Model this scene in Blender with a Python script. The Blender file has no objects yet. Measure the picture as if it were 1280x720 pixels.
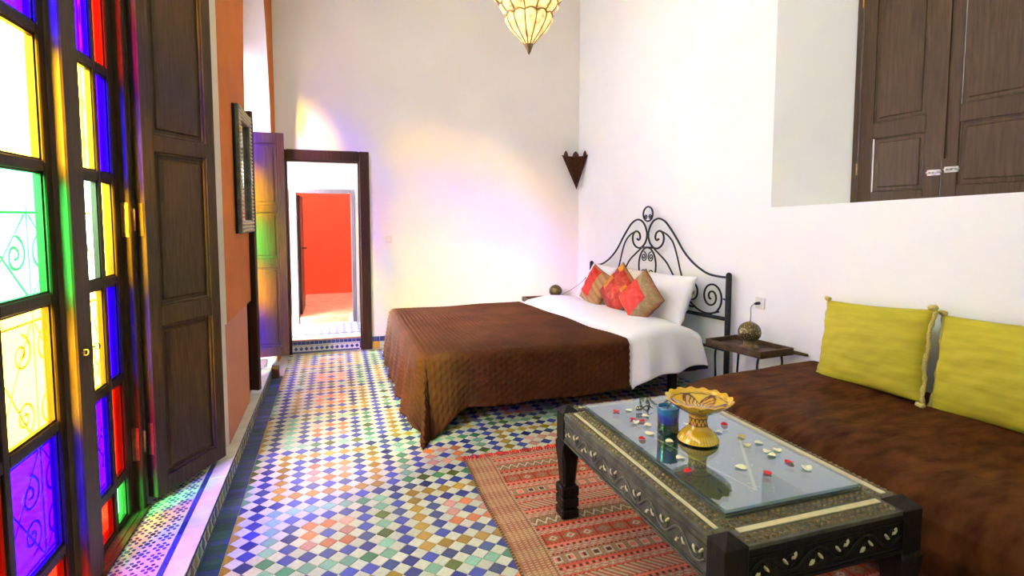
import bpy, bmesh, math, random
from mathutils import Vector, Matrix
random.seed(7)
S=bpy.context.scene
C=bpy.data.collections.new('riad_bedroom'); S.collection.children.link(C)
PI=math.pi; R=math.radians

# ---------------------------------------------------------------- camera
YAW=math.atan(222*math.cos(R(4))/680)
cam_d=bpy.data.cameras.new('camera'); cam=bpy.data.objects.new('camera',cam_d); C.objects.link(cam)
cam.location=(0,0,1.45); cam.rotation_euler=(R(86),0,-YAW)
cam_d.sensor_width=36; cam_d.lens=680*36/1280; cam_d.shift_y=-(360-(272+680*math.tan(R(4))))/1280
cam_d.clip_start=.02
S.camera=cam
# ---------------------------------------------------------------- sky and lights
W=bpy.data.worlds.new('sky'); S.world=W; W.use_nodes=True
bg=W.node_tree.nodes['Background']; bg.inputs[0].default_value=(.93,.96,1,1); bg.inputs[1].default_value=40
def area(name,loc,rot,sx,sy,power,col):
    l=bpy.data.lights.new(name,'AREA'); l.shape='RECTANGLE'; l.size=sx; l.size_y=sy; l.energy=power; l.color=col
    o=bpy.data.objects.new(name,l); C.objects.link(o); o.location=loc; o.rotation_euler=rot; return o
# low soft light of the bright hazy sky beyond the courtyard
sd=bpy.data.lights.new('sun','SUN'); sd.energy=260; sd.angle=R(40); sd.color=(1,.97,.92)
so=bpy.data.objects.new('sun',sd); C.objects.link(so); so.rotation_euler=Vector((.50,1,-.48)).to_track_quat('-Z','Y').to_euler()
# added soft area fills out of view; the shell has no openings there
area('fill_high_left',(-.50,2.2,3.80),(0,R(-62),0),1.2,5.6,80,(.80,.99,.90))
area('fill_rear_left',(-.50,-1.2,3.3),(0,R(-62),R(25)),2.6,1.8,38,(.82,.98,.94))
area('fill_overhead',(1.6,1.0,4.35),(0,0,0),2.0,3.5,8,(1,1,.86))
S.view_settings.view_transform='Standard'; S.view_settings.look='None'
S.view_settings.exposure=.15; S.view_settings.gamma=1; S.view_settings.use_curve_mapping=False

# ---------------------------------------------------------------- materials
def nodes(name):
    m=bpy.data.materials.new(name); m.use_nodes=True; return m,m.node_tree.nodes,m.node_tree.links,m.node_tree.nodes['Principled BSDF']
def mat(name,col,rough=.6,metal=0,var=.12,scale=8,bump=0,bscale=None,stretch=(1,1,1),spec=.18,sheen=0,coat=0,col2=None,bdist=.01):
    m,n,l,b=nodes(name)
    b.inputs['Roughness'].default_value=rough; b.inputs['Metallic'].default_value=metal
    b.inputs['Specular IOR Level'].default_value=spec
    if sheen: b.inputs['Sheen Weight'].default_value=sheen; b.inputs['Sheen Roughness'].default_value=.4; b.inputs['Sheen Tint'].default_value=(*[min(1,c*3+.05) for c in col],1)
    if coat: b.inputs['Coat Weight'].default_value=coat; b.inputs['Coat Roughness'].default_value=.12
    tc=n.new('ShaderNodeTexCoord'); mp=n.new('ShaderNodeMapping'); mp.inputs['Scale'].default_value=stretch
    l.new(tc.outputs['Object'],mp.inputs[0])
    t=n.new('ShaderNodeTexNoise'); t.inputs['Scale'].default_value=scale; t.inputs['Detail'].default_value=5
    l.new(mp.outputs[0],t.inputs['Vector'])
    r=n.new('ShaderNodeValToRGB'); r.color_ramp.elements[0].position=.3; r.color_ramp.elements[1].position=.7
    c2=col2 or tuple(min(1,c*(1+var)) for c in col)
    r.color_ramp.elements[0].color=(*[c*(1-var) for c in col],1); r.color_ramp.elements[1].color=(*c2,1)
    l.new(t.outputs[0],r.inputs[0]); l.new(r.outputs[0],b.inputs['Base Color'])
    if bump:
        t2=n.new('ShaderNodeTexNoise'); t2.inputs['Scale'].default_value=bscale or scale*3; t2.inputs['Detail'].default_value=4
        l.new(mp.outputs[0],t2.inputs['Vector'])
        bp=n.new('ShaderNodeBump'); bp.inputs['Strength'].default_value=bump; bp.inputs['Distance'].default_value=bdist
        l.new(t2.outputs[0],bp.inputs['Height']); l.new(bp.outputs[0],b.inputs['Normal'])
    return m
def attr_mat(name,rough=.8,bump=0,bscale=200,sheen=0,coat=0,spec=.4):
    m,n,l,b=nodes(name); a=n.new('ShaderNodeVertexColor'); a.layer_name='Col'
    l.new(a.outputs[0],b.inputs['Base Color']); b.inputs['Roughness'].default_value=rough
    b.inputs['Specular IOR Level'].default_value=spec
    if sheen: b.inputs['Sheen Weight'].default_value=sheen
    if coat: b.inputs['Coat Weight'].default_value=coat; b.inputs['Coat Roughness'].default_value=.08
    if bump:
        tc=n.new('ShaderNodeTexCoord'); t=n.new('ShaderNodeTexNoise'); t.inputs['Scale'].default_value=bscale
        l.new(tc.outputs['Object'],t.inputs['Vector']); bp=n.new('ShaderNodeBump'); bp.inputs['Strength'].default_value=bump; bp.inputs['Distance'].default_value=.004
        l.new(t.outputs[0],bp.inputs['Height']); l.new(bp.outputs[0],b.inputs['Normal'])
    return m
def glaze(name,col,var=.25,rough=.30):
    m,n,l,b=nodes(name)
    oi=n.new('ShaderNodeObjectInfo'); ge=n.new('ShaderNodeNewGeometry')
    ad=n.new('ShaderNodeMath'); ad.operation='ADD'; l.new(oi.outputs['Random'],ad.inputs[0]); l.new(ge.outputs['Random Per Island'],ad.inputs[1])
    fr=n.new('ShaderNodeMath'); fr.operation='FRACT'; l.new(ad.outputs[0],fr.inputs[0])
    r=n.new('ShaderNodeValToRGB'); e=r.color_ramp.elements
    e[0].color=(*[c*(1-var) for c in col],1); e[1].color=(*[min(1,c*(1+var)+.01) for c in col],1)
    l.new(fr.outputs[0],r.inputs[0])
    tc=n.new('ShaderNodeTexCoord'); t=n.new('ShaderNodeTexNoise'); t.inputs['Scale'].default_value=60; t.inputs['Detail'].default_value=3
    l.new(ge.outputs['Position'],t.inputs['Vector'])
    mx=n.new('ShaderNodeMix'); mx.data_type='RGBA'; mx.blend_type='MULTIPLY'; mx.inputs[0].default_value=.35
    l.new(r.outputs[0],mx.inputs[6]); l.new(t.outputs[0],mx.inputs[7]); l.new(mx.outputs[2],b.inputs['Base Color'])
    b.inputs['Roughness'].default_value=rough; b.inputs['Specular IOR Level'].default_value=.5
    bp=n.new('ShaderNodeBump'); bp.inputs['Strength'].default_value=.15; bp.inputs['Distance'].default_value=.003
    l.new(t.outputs[0],bp.inputs['Height']); l.new(bp.outputs[0],b.inputs['Normal'])
    return m
def stained(name,col):
    m=bpy.data.materials.new(name); m.use_nodes=True; n=m.node_tree.nodes; l=m.node_tree.links; n.clear()
    o=n.new('ShaderNodeOutputMaterial'); mx=n.new('ShaderNodeMixShader'); tr=n.new('ShaderNodeBsdfTransparent'); gl=n.new('ShaderNodeBsdfGlossy')
    tr.inputs[0].default_value=(*[math.sqrt(c) for c in col],1); gl.inputs['Roughness'].default_value=.05; mx.inputs[0].default_value=.05
    l.new(tr.outputs[0],mx.inputs[1]); l.new(gl.outputs[0],mx.inputs[2]); l.new(mx.outputs[0],o.inputs[0]); return m
M={}
M['plaster']=mat('white_plaster',(.80,.78,.71),.85,var=.03,scale=2,bump=.15,bscale=30,spec=.2,bdist=.004)
M['plaster_right']=mat('limewash_plaster',(.87,.90,.86),.85,var=.02,scale=2,bump=.15,bscale=30,spec=.2,bdist=.004)
M['cream']=mat('cream_plaster',(.72,.66,.52),.85,var=.04,scale=3,bump=.1,spec=.2)
M['orange']=mat('orange_limewash',(.52,.15,.022),.8,var=.10,scale=3,bump=.12,bscale=25,spec=.2,bdist=.004)
M['terracotta']=mat('terracotta_limewash',(.52,.21,.12),.8,var=.06,scale=3,bump=.1,spec=.2)
M['red']=mat('red_limewash',(.88,.20,.10),.85,var=.06,scale=3,spec=.1)
M['court_white']=mat('whitewashed_wall',(.85,.85,.86),.9,var=.02,spec=.1)
M['wood']=mat('dark_stained_wood',(.052,.032,.015),.45,var=.35,scale=6,stretch=(14,14,1.2),bump=.25,bscale=14,spec=.12,bdist=.003)
M['window_wood']=mat('near_black_window_wood',(.026,.016,.008),.4,var=.35,scale=6,stretch=(14,14,1.2),bump=.2,bscale=14,spec=.12,bdist=.003)
M['wood_h']=mat('dark_stained_wood_crossgrain',(.058,.032,.02),.42,var=.35,scale=6,stretch=(14,1.2,14),bump=.2,bscale=14,spec=.5,bdist=.003)
M['wood_r']=mat('brown_shutter_wood',(.058,.034,.015),.45,var=.35,scale=5,stretch=(12,12,1.0),bump=.25,bscale=14,bdist=.003)
M['wood_door']=mat('pale_door_wood',(.11,.065,.035),.35,var=.2,scale=5,stretch=(12,12,1.0),bump=.15,bscale=14,bdist=.003)
M['wood_frame']=mat('umber_frame_wood',(.045,.02,.013),.35,var=.3,scale=5,stretch=(12,12,1.0),bump=.2,bdist=.003)
M['grey_wood']=mat('violet_grey_painted_wood',(.085,.065,.085),.5,var=.12,scale=5,stretch=(12,12,1))
M['ebony']=mat('ebonised_wood',(.012,.009,.007),.36,var=.4,scale=8,stretch=(10,10,1.5),bump=.2,bdist=.003,spec=.12)
M['iron']=mat('wrought_iron',(.022,.024,.026),.45,metal=.4,var=.2,scale=30,bump=.1)
M['grille_iron']=mat('bloom_paled_iron',(.38,.38,.38),.6,var=.1,scale=30)  # iron colour lightened to stand for lens bloom around the bright panes
M['brass']=mat('aged_brass',(.42,.28,.10),.35,metal=.9,var=.3,scale=25,bump=.2)
M['brass_dark']=mat('pierced_brass',(.20,.15,.07),.35,metal=.85,var=.4,scale=40,bump=.3)
M['silver']=mat('hammered_white_metal',(.42,.41,.36),.38,metal=.75,var=.3,scale=25,bump=.5,bscale=60,bdist=.004)
M['pewter']=mat('dull_embossed_metal',(.11,.11,.075),.4,metal=.45,var=.35,scale=18,bump=.4,bscale=45,bdist=.004)
M['bone']=mat('bone_inlay',(.55,.50,.28),.4,var=.1,scale=30,bump=.1)
M['rust']=mat('rusted_iron',(.095,.032,.017),.6,metal=.3,var=.5,scale=30,bump=.4)
M['white_cloth']=mat('white_cotton',(.84,.85,.86),.85,var=.02,scale=4,bump=.25,bscale=9,spec=.2,bdist=.02)
M['cream_cloth']=mat('cream_cotton',(.78,.74,.62),.85,var=.03,scale=4,bump=.2,bscale=9,spec=.2,bdist=.02)
M['velvet_brown']=mat('chestnut_velvet',(.045,.012,.004),.6,var=.3,scale=8,stretch=(1,2.0,1),bump=.35,bscale=22,spec=.04,sheen=0,bdist=.008,col2=(.105,.036,.009))
M['velvet_green']=mat('lime_velvet',(.42,.37,.030),.6,var=.16,scale=4,stretch=(1,1,7),bump=.2,bscale=7,sheen=.1,spec=.08,bdist=.003)
M['braid']=mat('straw_braid',(.52,.43,.13),.8,var=.2,scale=120,bump=.5,bscale=150)
M['plastic']=mat('white_plastic',(.74,.72,.62),.35,var=.02)
M['black_plastic']=mat('black_plastic',(.02,.02,.02),.4,var=.1)
M['grey_cable']=mat('grey_cable',(.25,.26,.24),.5,var=.05)
M['grout']=mat('grey_grout',(.42,.40,.33),.8,var=.15,scale=14)
M['stone']=mat('worn_marble_edge',(.60,.58,.48),.35,var=.15,scale=8)
M['step_stone']=mat('pink_stone_nosing',(.50,.33,.26),.5,var=.15,scale=10)
M['brown_stone']=mat('brown_brick_step',(.45,.22,.13),.7,var=.2,scale=10)
M['court_floor']=mat('courtyard_paving',(.55,.52,.46),.8,var=.1)
M['ceiling']=mat('ceiling_plaster',(.72,.66,.54),.9,var=.05)
T={}
for k,c in dict(white=(.70,.74,.52),blue=(.05,.08,.42),navy=(.035,.055,.24),slate=(.06,.10,.26),mint=(.26,.58,.36),green=(.07,.30,.12),olive=(.11,.16,.02),ochre=(.50,.31,.03),orange=(.78,.24,.07),pink=(.78,.38,.27),teal=(.02,.085,.12),brown=(.22,.09,.04)).items():
    T[k]=glaze('glazed_tile_'+k,c,.10 if k=='white' else .28)
G=dict(purple=stained('violet_glass',(.010,.0001,.80)),yellow=stained('amber_glass',(.74,.45,.025)),green=stained('green_glass',(.045,.75,.13)),
       red=stained('ruby_glass',(.26,.0030,.0010)),pale=stained('pale_green_glass',(.10,.22,.15)))

# ---------------------------------------------------------------- helpers
def wloc(o):
    v=Vector((0,0,0))
    while o: v+=o.location; o=o.parent
    return v
def obj(name,bm,m=None,parent=None,smooth=False):
    me=bpy.data.meshes.new(name); bm.normal_update(); bm.to_mesh(me); bm.free()
    return mobj(name,me,m,parent,smooth)
def mobj(name,me,m=None,parent=None,smooth=False):
    if m is not None:
        for x in (m if isinstance(m,(list,tuple)) else [m]): me.materials.append(x)
    if parent is not None: me.transform(Matrix.Translation(-wloc(parent)))
    if smooth: me.polygons.foreach_set('use_smooth',[True]*len(me.polygons))
    o=bpy.data.objects.new(name,me); C.objects.link(o); o.parent=parent; return o
def tag(o,label=None,cat=None,group=None,kind=None):
    if label: o['label']=label
    if cat: o['category']=cat
    if group: o['group']=group
    if kind: o['kind']=kind
    return o
def thing(name,label,cat,loc,group=None):
    o=bpy.data.objects.new(name,None); o.empty_display_size=.1; C.objects.link(o); o.location=loc
    return tag(o,label,cat,group)
def sroot(name,loc=(0,0,0)):
    o=bpy.data.objects.new(name,None); C.objects.link(o); o.location=loc; o['kind']='structure'; return o
def copy_tree(o,parent=None):
    c=o.copy(); C.objects.link(c)
    if parent: c.parent=parent
    for ch in list(o.children): copy_tree(ch,c)
    return c
def box(bm,lo,hi,mi=0,bev=0):
    x0,y0,z0=lo; x1,y1,z1=hi
    v=[bm.verts.new(p) for p in ((x0,y0,z0),(x1,y0,z0),(x1,y1,z0),(x0,y1,z0),(x0,y0,z1),(x1,y0,z1),(x1,y1,z1),(x0,y1,z1))]
    fs=[bm.faces.new([v[i] for i in f]) for f in ((0,3,2,1),(4,5,6,7),(0,1,5,4),(1,2,6,5),(2,3,7,6),(3,0,4,7))]
    for f in fs: f.material_index=mi
    if bev:
        es=list({e for f in fs for e in f.edges}); bmesh.ops.bevel(bm,geom=es,offset=bev,segments=1,affect='EDGES',clamp_overlap=True)
    return fs
def bx(lo,hi,bev=0):
    bm=bmesh.new(); box(bm,lo,hi,0,bev); return bm
def prism(bm,pts,z0,z1,mi=0,z1f=None):
    """vertical prism over a plan polygon"""
    a=[bm.verts.new((p[0],p[1],z0)) for p in pts]; b=[bm.verts.new((p[0],p[1],z1f(p) if z1f else z1)) for p in pts]
    n=len(pts); fs=[bm.faces.new(a[::-1]),bm.faces.new(b)]+[bm.faces.new((a[i],a[(i+1)%n],b[(i+1)%n],b[i])) for i in range(n)]
    for f in fs: f.material_index=mi
    return fs
def extr(bm,pts3,vec,mi=0):
    """polygon of 3D points swept along vec"""
    a=[bm.verts.new(p) for p in pts3]; b=[bm.verts.new(Vector(p)+Vector(vec)) for p in pts3]; n=len(a)
    fs=[bm.faces.new(a[::-1]),bm.faces.new(b)]+[bm.faces.new((a[i],a[(i+1)%n],b[(i+1)%n],b[i])) for i in range(n)]
    for f in fs: f.material_index=mi
    return fs
def fixn(bm): bmesh.ops.recalc_face_normals(bm,faces=bm.faces)
def tube(bm,pts,r,n=6,closed=False,mi=0):
    pts=[Vector(p) for p in pts]; N=len(pts); rings=[]; up=None
    for i,p in enumerate(pts):
        if closed: t=(pts[(i+1)%N]-pts[i-1])
        else: t=(pts[min(i+1,N-1)]-pts[max(i-1,0)])
        if t.length<1e-9: t=Vector((0,0,1))
        t.normalize()
        if up is None:
            up=Vector((0,0,1)) if abs(t.z)<.9 else Vector((1,0,0))
        a=up-t*up.dot(t)
        if a.length<1e-6: a=Vector((1,0,0))-t*t.x
        a.normalize(); up=a; b=t.cross(a)
        rr=r[i] if isinstance(r,(list,tuple)) else r
        rings.append([bm.verts.new(p+a*(rr*math.cos(2*PI*k/n))+b*(rr*math.sin(2*PI*k/n))) for k in range(n)])
    m=N if closed else N-1
    for i in range(m):
        A=rings[i]; B=rings[(i+1)%N]
        for k in range(n):
            f=bm.faces.new((A[k],A[(k+1)%n],B[(k+1)%n],B[k])); f.smooth=True; f.material_index=mi
    if not closed:
        for rg,s in ((rings[0],-1),(rings[-1],1)):
            f=bm.faces.new(rg[::s]); f.material_index=mi
def smoothpts(pts,k=6):
    """Catmull-Rom through the given points"""
    P=[Vector(p) for p in pts]; P=[P[0]*2-P[1]]+P+[P[-1]*2-P[-2]]; out=[]
    for i in range(1,len(P)-2):
        for j in range(k):
            t=j/k; a,b,c,d=P[i-1:i+3]
            out.append(.5*((2*b)+(c-a)*t+(2*a-5*b+4*c-d)*t*t+(-a+3*b-3*c+d)*t**3))
    out.append(P[-2]); return out
def lathe(bm,prof,n=32,c=(0,0,0),mi=0,rf=None,zf=None):
    rings=[]
    for (r,z) in prof:
        rg=[]
        for k in range(n):
            a=2*PI*k/n; rr=r*(rf(a,z) if rf else 1); rg.append(bm.verts.new((c[0]+rr*math.cos(a),c[1]+rr*math.sin(a),c[2]+z+(zf(a,r,z) if zf else 0))))
        rings.append(rg)
    for i in range(len(rings)-1):
        for k in range(n):
            f=bm.faces.new((rings[i][k],rings[i][(k+1)%n],rings[i+1][(k+1)%n],rings[i+1][k])); f.smooth=True; f.material_index=mi
    for rg,z in ((rings[0],0),(rings[-1],1)):
        if abs(prof[0 if z==0 else -1][0])>1e-6:
            f=bm.faces.new(rg if z else rg[::-1]); f.material_index=mi
def grid(nu,nv,fn,closed_u=False):
    """grid mesh from fn(i,j)->Vector"""
    vs=[fn(i,j) for j in range(nv+1) for i in range(nu+1)]
    fs=[(j*(nu+1)+i,j*(nu+1)+i+1,(j+1)*(nu+1)+i+1,(j+1)*(nu+1)+i) for j in range(nv) for i in range(nu)]
    me=bpy.data.meshes.new('grid'); me.from_pydata([tuple(v) for v in vs],[],fs); me.update(); return me
def colour(me,cols):
    a=me.color_attributes.new('Col','FLOAT_COLOR','POINT')
    flat=[]
    for c in cols: flat+=[c[0],c[1],c[2],1]
    a.data.foreach_set('color',flat)
def n1(x): return math.sin(x*12.9898)*43758.5453%1
def sn(x,y):  # cheap smooth noise
    return (math.sin(x*1.7+math.sin(y*2.3+1.1)*1.3)+math.sin(y*2.9+x*.7+2)+math.sin(x*4.1-y*3.3+.5)*.5)/2.5
def spiral(cx,cz,r0,a0,turns,sgn=1,rend=.12,k=26,sq=1):
    """points (u,z) from radius r0 at angle a0 winding inward"""
    return [(cx+sq*(r0*(1-(1-rend)*(i/k)**.8))*math.cos(a0+sgn*2*PI*turns*i/k),cz+(r0*(1-(1-rend)*(i/k)**.8))*math.sin(a0+sgn*2*PI*turns*i/k)) for i in range(k+1)]

# ---------------------------------------------------------------- right wall frame (slightly off parallel)
TH=R(-2.84); D=Vector((math.sin(TH),math.cos(TH),0)); N=Vector((-D.y,D.x,0))   # D along the wall away, N into the room
O=Vector((2.86,6.14,0))
def RW(s,off,z): p=O-D*s+N*off; return Vector((p.x,p.y,z))      # s metres from the far corner, off metres into the room
LW=-.61
YE=6.14
H=4.5
def struct(name,bm,m,parent=None,fix=True):
    if fix: fixn(bm)
    o=obj(name,bm,m,parent); 
    if parent is None: o['kind']='structure'
    return o

# ---------------------------------------------------------------- shell
def shell():
    # left wall with two deep niches; slots: 0 plaster, 1 orange, 2 terracotta, 3 cream
    bm=bmesh.new(); X0=-1.02
    prism(bm,[(X0,-2.6),(LW,-2.6),(LW,1.15),(-.92,1.62),(X0,1.62)],-.05,3.3,3)
    prism(bm,[(X0,2.95),(-.92,2.95),(LW-.01,3.50),(LW-.01,4.33),(-.92,4.60),(X0,4.60)],-.05,.83,2)
    prism(bm,[(X0,2.95),(-.92,2.95),(LW,3.50),(LW,4.47),(-.92,4.60),(X0,4.60)],.83,3.0,1)
    # far pillar
    prism(bm,[(X0,5.62),(-.9,5.62),(-.57,5.80),(-.56,6.14),(-.56,6.4),(X0,6.4)],-.05,2.2,0)
    # arch over the second niche and wall above everything
    ya,yb,zs,cz=4.47,5.80,2.2,2.2
    cy=(ya+yb)/2; hw=(yb-ya)/2
    arc=[(cy-hw*math.cos(PI*k/16),zs+1.75*math.sin(PI*k/16)) for k in range(17)]
    top=H
    for k in range(16):
        (y0,z0),(y1,z1)=arc[k],arc[k+1]
        def f(y): return LW+(y-ya)/(yb-ya)*.04
        extr(bm,[(f(y0),y0,z0),(f(y1),y1,z1),(f(y1),y1,top),(f(y0),y0,top)],(-.41,0,0),1)
    prism(bm,[(X0,5.80),(-.57,5.80),(-.56,6.14),(-.56,6.4),(X0,6.4)],2.2,top,1)
    prism(bm,[(X0,3.50),(LW,3.50),(LW,4.47),(X0,4.47)],3.0,top,1)
    prism(bm,[(X0,-2.6),(LW,-2.6),(LW,3.50),(X0,3.50)],3.3,top,1)
    # back of the second niche, above and beside the window
    prism(bm,[(X0,4.47),(-.93,4.47),(-.93,5.80),(X0,5.80)],2.95,top,0)
    # masonry closing round the window frames
    box(bm,(X0,2.86,-.05),(-.93,2.96,3.3),3); box(bm,(X0,1.60,2.985),(-.93,2.96,3.31),3); box(bm,(X0,5.56,-.05),(-.93,5.64,3.0),0); box(bm,(X0,4.5,2.94),(-.92,5.64,3.0),0)
    fixn(bm); bm.normal_update()
    for f in bm.faces:
        c=f.calc_center_median()
        if f.normal.x>.8 and c.y>3.4: f.material_index=2 if c.z<.83 else 1
        elif c.y>3.4 and f.material_index==1 and abs(f.normal.y)>.3: f.material_index=0
        elif f.material_index==2 and f.normal.y<-.3: f.material_index=3
        if 2.9<c.y<3.45 and f.normal.y<-.3: f.material_index=3
    struct('wall_left',bm,[M['court_white'],M['orange'],M['terracotta'],M['cream']],fix=False)
    # end wall with doorway
    bm=bmesh.new(); dl,dr,dh=-.55,.355,2.145
    box(bm,(-.80,YE,-.05),(dl,YE+.22,H)); box(bm,(dr,YE,-.05),(3.6,YE+.22,H)); box(bm,(dl,YE,dh),(dr,YE+.22,H))
    struct('wall_end',bm,M['plaster'])
    # right wall with the splayed niche
    bm=bmesh.new()
    def sl(p):
        s=(O-Vector((p[0],p[1],0))).dot(D); return 1.522+(s-2.965)*.0325
    w=lambda s,o:tuple(RW(s,o,0)[:2])
    s0=2.965; s1=3.29; s2=5.4
    prism(bm,[w(-.2,0),w(s0,0),w(s0,-.75),w(-.2,-.75)],-.05,H)
    prism(bm,[w(s0,0),w(9.2,0),w(9.2,-.75),w(s0,-.75)],-.05,1.5,0,sl)
    prism(bm,[w(s0,0),w(s1,-.44),w(s1,-.75),w(s0,-.75)],1.45,H)
    prism(bm,[w(s2,0),w(9.2,0),w(9.2,-.75),w(s2-.3,-.75),w(s2-.3,-.44)],1.45,H)
    prism(bm,[w(s0,0),w(s2,0),w(s2,-.75),w(s0,-.75)],3.35,H)
    struct('wall_right',bm,M['plaster_right'])
    struct('wall_back',bx((-1.1,-2.8,-.05),(4.3,-2.6,H)),M['plaster'])
    struct('ceiling',bx((-1.1,-2.8,H),(4.3,6.4,H+.15)),M['ceiling'])
    # courtyard ground outside the windows
    bm=bx((-9,-6,-.25),(-1.03,12,-.12)); struct('ground',bm,M['court_floor'])
shell()

# ---------------------------------------------------------------- floor of small glazed squares laid on the diagonal
PX,PY=.0836,.0812; TX0,TY0=-.392+.0836*4-.0836*4,2.560-.0812*40
def tile_colour(i,j):
    """nested square rings, period eight"""
    a=round((i-4)/8.); b=round((j-40)/8.); di=abs(i-4-8*a); dj=abs(j-40-8*b); d=max(di,dj)
    h=n1(i*3.1+j*7.7)
    if d==0: return 'blue' 
    if d==1: return 'orange' if h<.5 else 'pink'
    if d==2: return 'blue' if h<.6 else ('navy' if h<.8 else 'slate')
    if d==3:
        if (a+b)%2==0: return 'mint' if h<.45 else ('green' if h<.75 else 'olive')
        return 'ochre'
    return 'blue' if h<.5 else ('slate' if h<.7 else 'navy')
def floor():
    fl=struct('floor',bx((-.62,-2.6,-.06),(4.2,YE,-.0035)),M['grout'])
    e=.0024; x_min,x_max,y_min,y_max=-.478,3.05,.9,YE-.02
    cells=[]
    for i2 in range(-2,90):
        for j2 in range(0,180):
            if (i2+j2)%2: continue
            cx=-.392+i2*PX/2; cy=TY0+j2*PY/2
            if cy<y_min or cy>y_max or cx<x_min-.01 or cx>x_max: continue
            col='white' if i2%2 else tile_colour(i2//2,j2//2)
            half=cx-PX/2<x_min-.004
            if col=='white' and half and cx<x_min+.02: 
                pass
            cells.append((cx,cy,col,half))
    def inview(cx,cy):
        # the stretch of open floor left of the rug and in front of the bed
        if cx>.70 and cy<3.1: return False
        if cy>3.45 and cx>.4: return False
        if cx<-.39+.34*(2.0-cy): return False
        return cy>1.95-.04
    def add(bm,cx,cy,col,half,mi):
        hx,hy=PX/2-e,PY/2-e; dz=random.uniform(-.0005,.0005); t1=random.uniform(-.0003,.0003)
        if half: 
            if cx<x_min+.02: pts=[(x_min,cy-hy if cx<x_min+.005 else cy-hy),(max(cx,x_min)+0,cy-hy),(cx+hx,cy),(max(cx,x_min),cy+hy),(x_min,cy+hy)]
            pts=[(x_min+.001,cy-hy*.95),(cx,cy-hy),(cx+hx,cy),(cx,cy+hy),(x_min+.001,cy+hy*.95)] if cx>x_min+.002 else [(x_min+.001,cy-hy),(cx+hx,cy),(x_min+.001,cy+hy)]
            if cx>x_min+.002:
                k=(cx-x_min)/ (PX/2); pts=[(x_min+.001,cy-hy*(1-k)),(cx,cy-hy),(cx+hx,cy),(cx,cy+hy),(x_min+.001,cy+hy*(1-k))]
        else: pts=[(cx,cy-hy),(cx+hx,cy),(cx,cy+hy),(cx-hx,cy)]
        n=len(pts); a=[bm.verts.new((p[0],p[1],-.004)) for p in pts]
        b=[bm.verts.new((p[0],p[1],dz+t1*(p[0]-cx)/hx)) for p in pts]
        fs=[bm.faces.new(b)]+[bm.faces.new((a[q],a[(q+1)%n],b[(q+1)%n],b[q])) for q in range(n)]
        for f in fs: f.material_index=mi
    keys=list(T)
    cand=sorted([c for c in cells if not c[3] and inview(c[0],c[1])],key=lambda c:(c[0]**2+c[1]**2))
    near=set((c[0],c[1]) for c in cand[:300])
    meshes={}
    for c in cand[:300]:
        if c[2] not in meshes:
            bm=bmesh.new(); add(bm,0,0,c[2],False,0); me=bpy.data.meshes.new('tile'); bm.to_mesh(me); bm.free(); me.materials.append(T[c[2]]); meshes[c[2]]=me
        o=bpy.data.objects.new('tile',meshes[c[2]]); C.objects.link(o); o.parent=fl; o.location=(c[0],c[1],random.uniform(-.0004,.0004)); o.rotation_euler=(random.uniform(-.004,.004),random.uniform(-.004,.004),0)
    bm=bmesh.new()
    for c in cells:
        if (c[0],c[1]) in near: continue
        add(bm,*c,keys.index(c[2]))
    s=obj('tile',bm,[T[k] for k in keys],fl); s['kind']='stuff'
    # dark transverse tiles along the foot of the ledge
    y=1.9; ms={}
    for k in keys:
        bm=bx((-.573,0,-.004),(-.4805,.036,.0008),.0006); me=bpy.data.meshes.new('border_tile'); bm.to_mesh(me); bm.free(); me.materials.append(T[k]); ms[k]=me
    while y<5.3:
        h=random.random(); k='teal' if h<.55 else ('navy' if h<.85 else ('blue' if h<.93 else 'slate'))
        o=bpy.data.objects.new('border_tile',ms[k]); C.objects.link(o); o.parent=fl; o.location=(0,y,random.uniform(-.0008,.0004)); y+=.0375
    return fl
floor()

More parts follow.
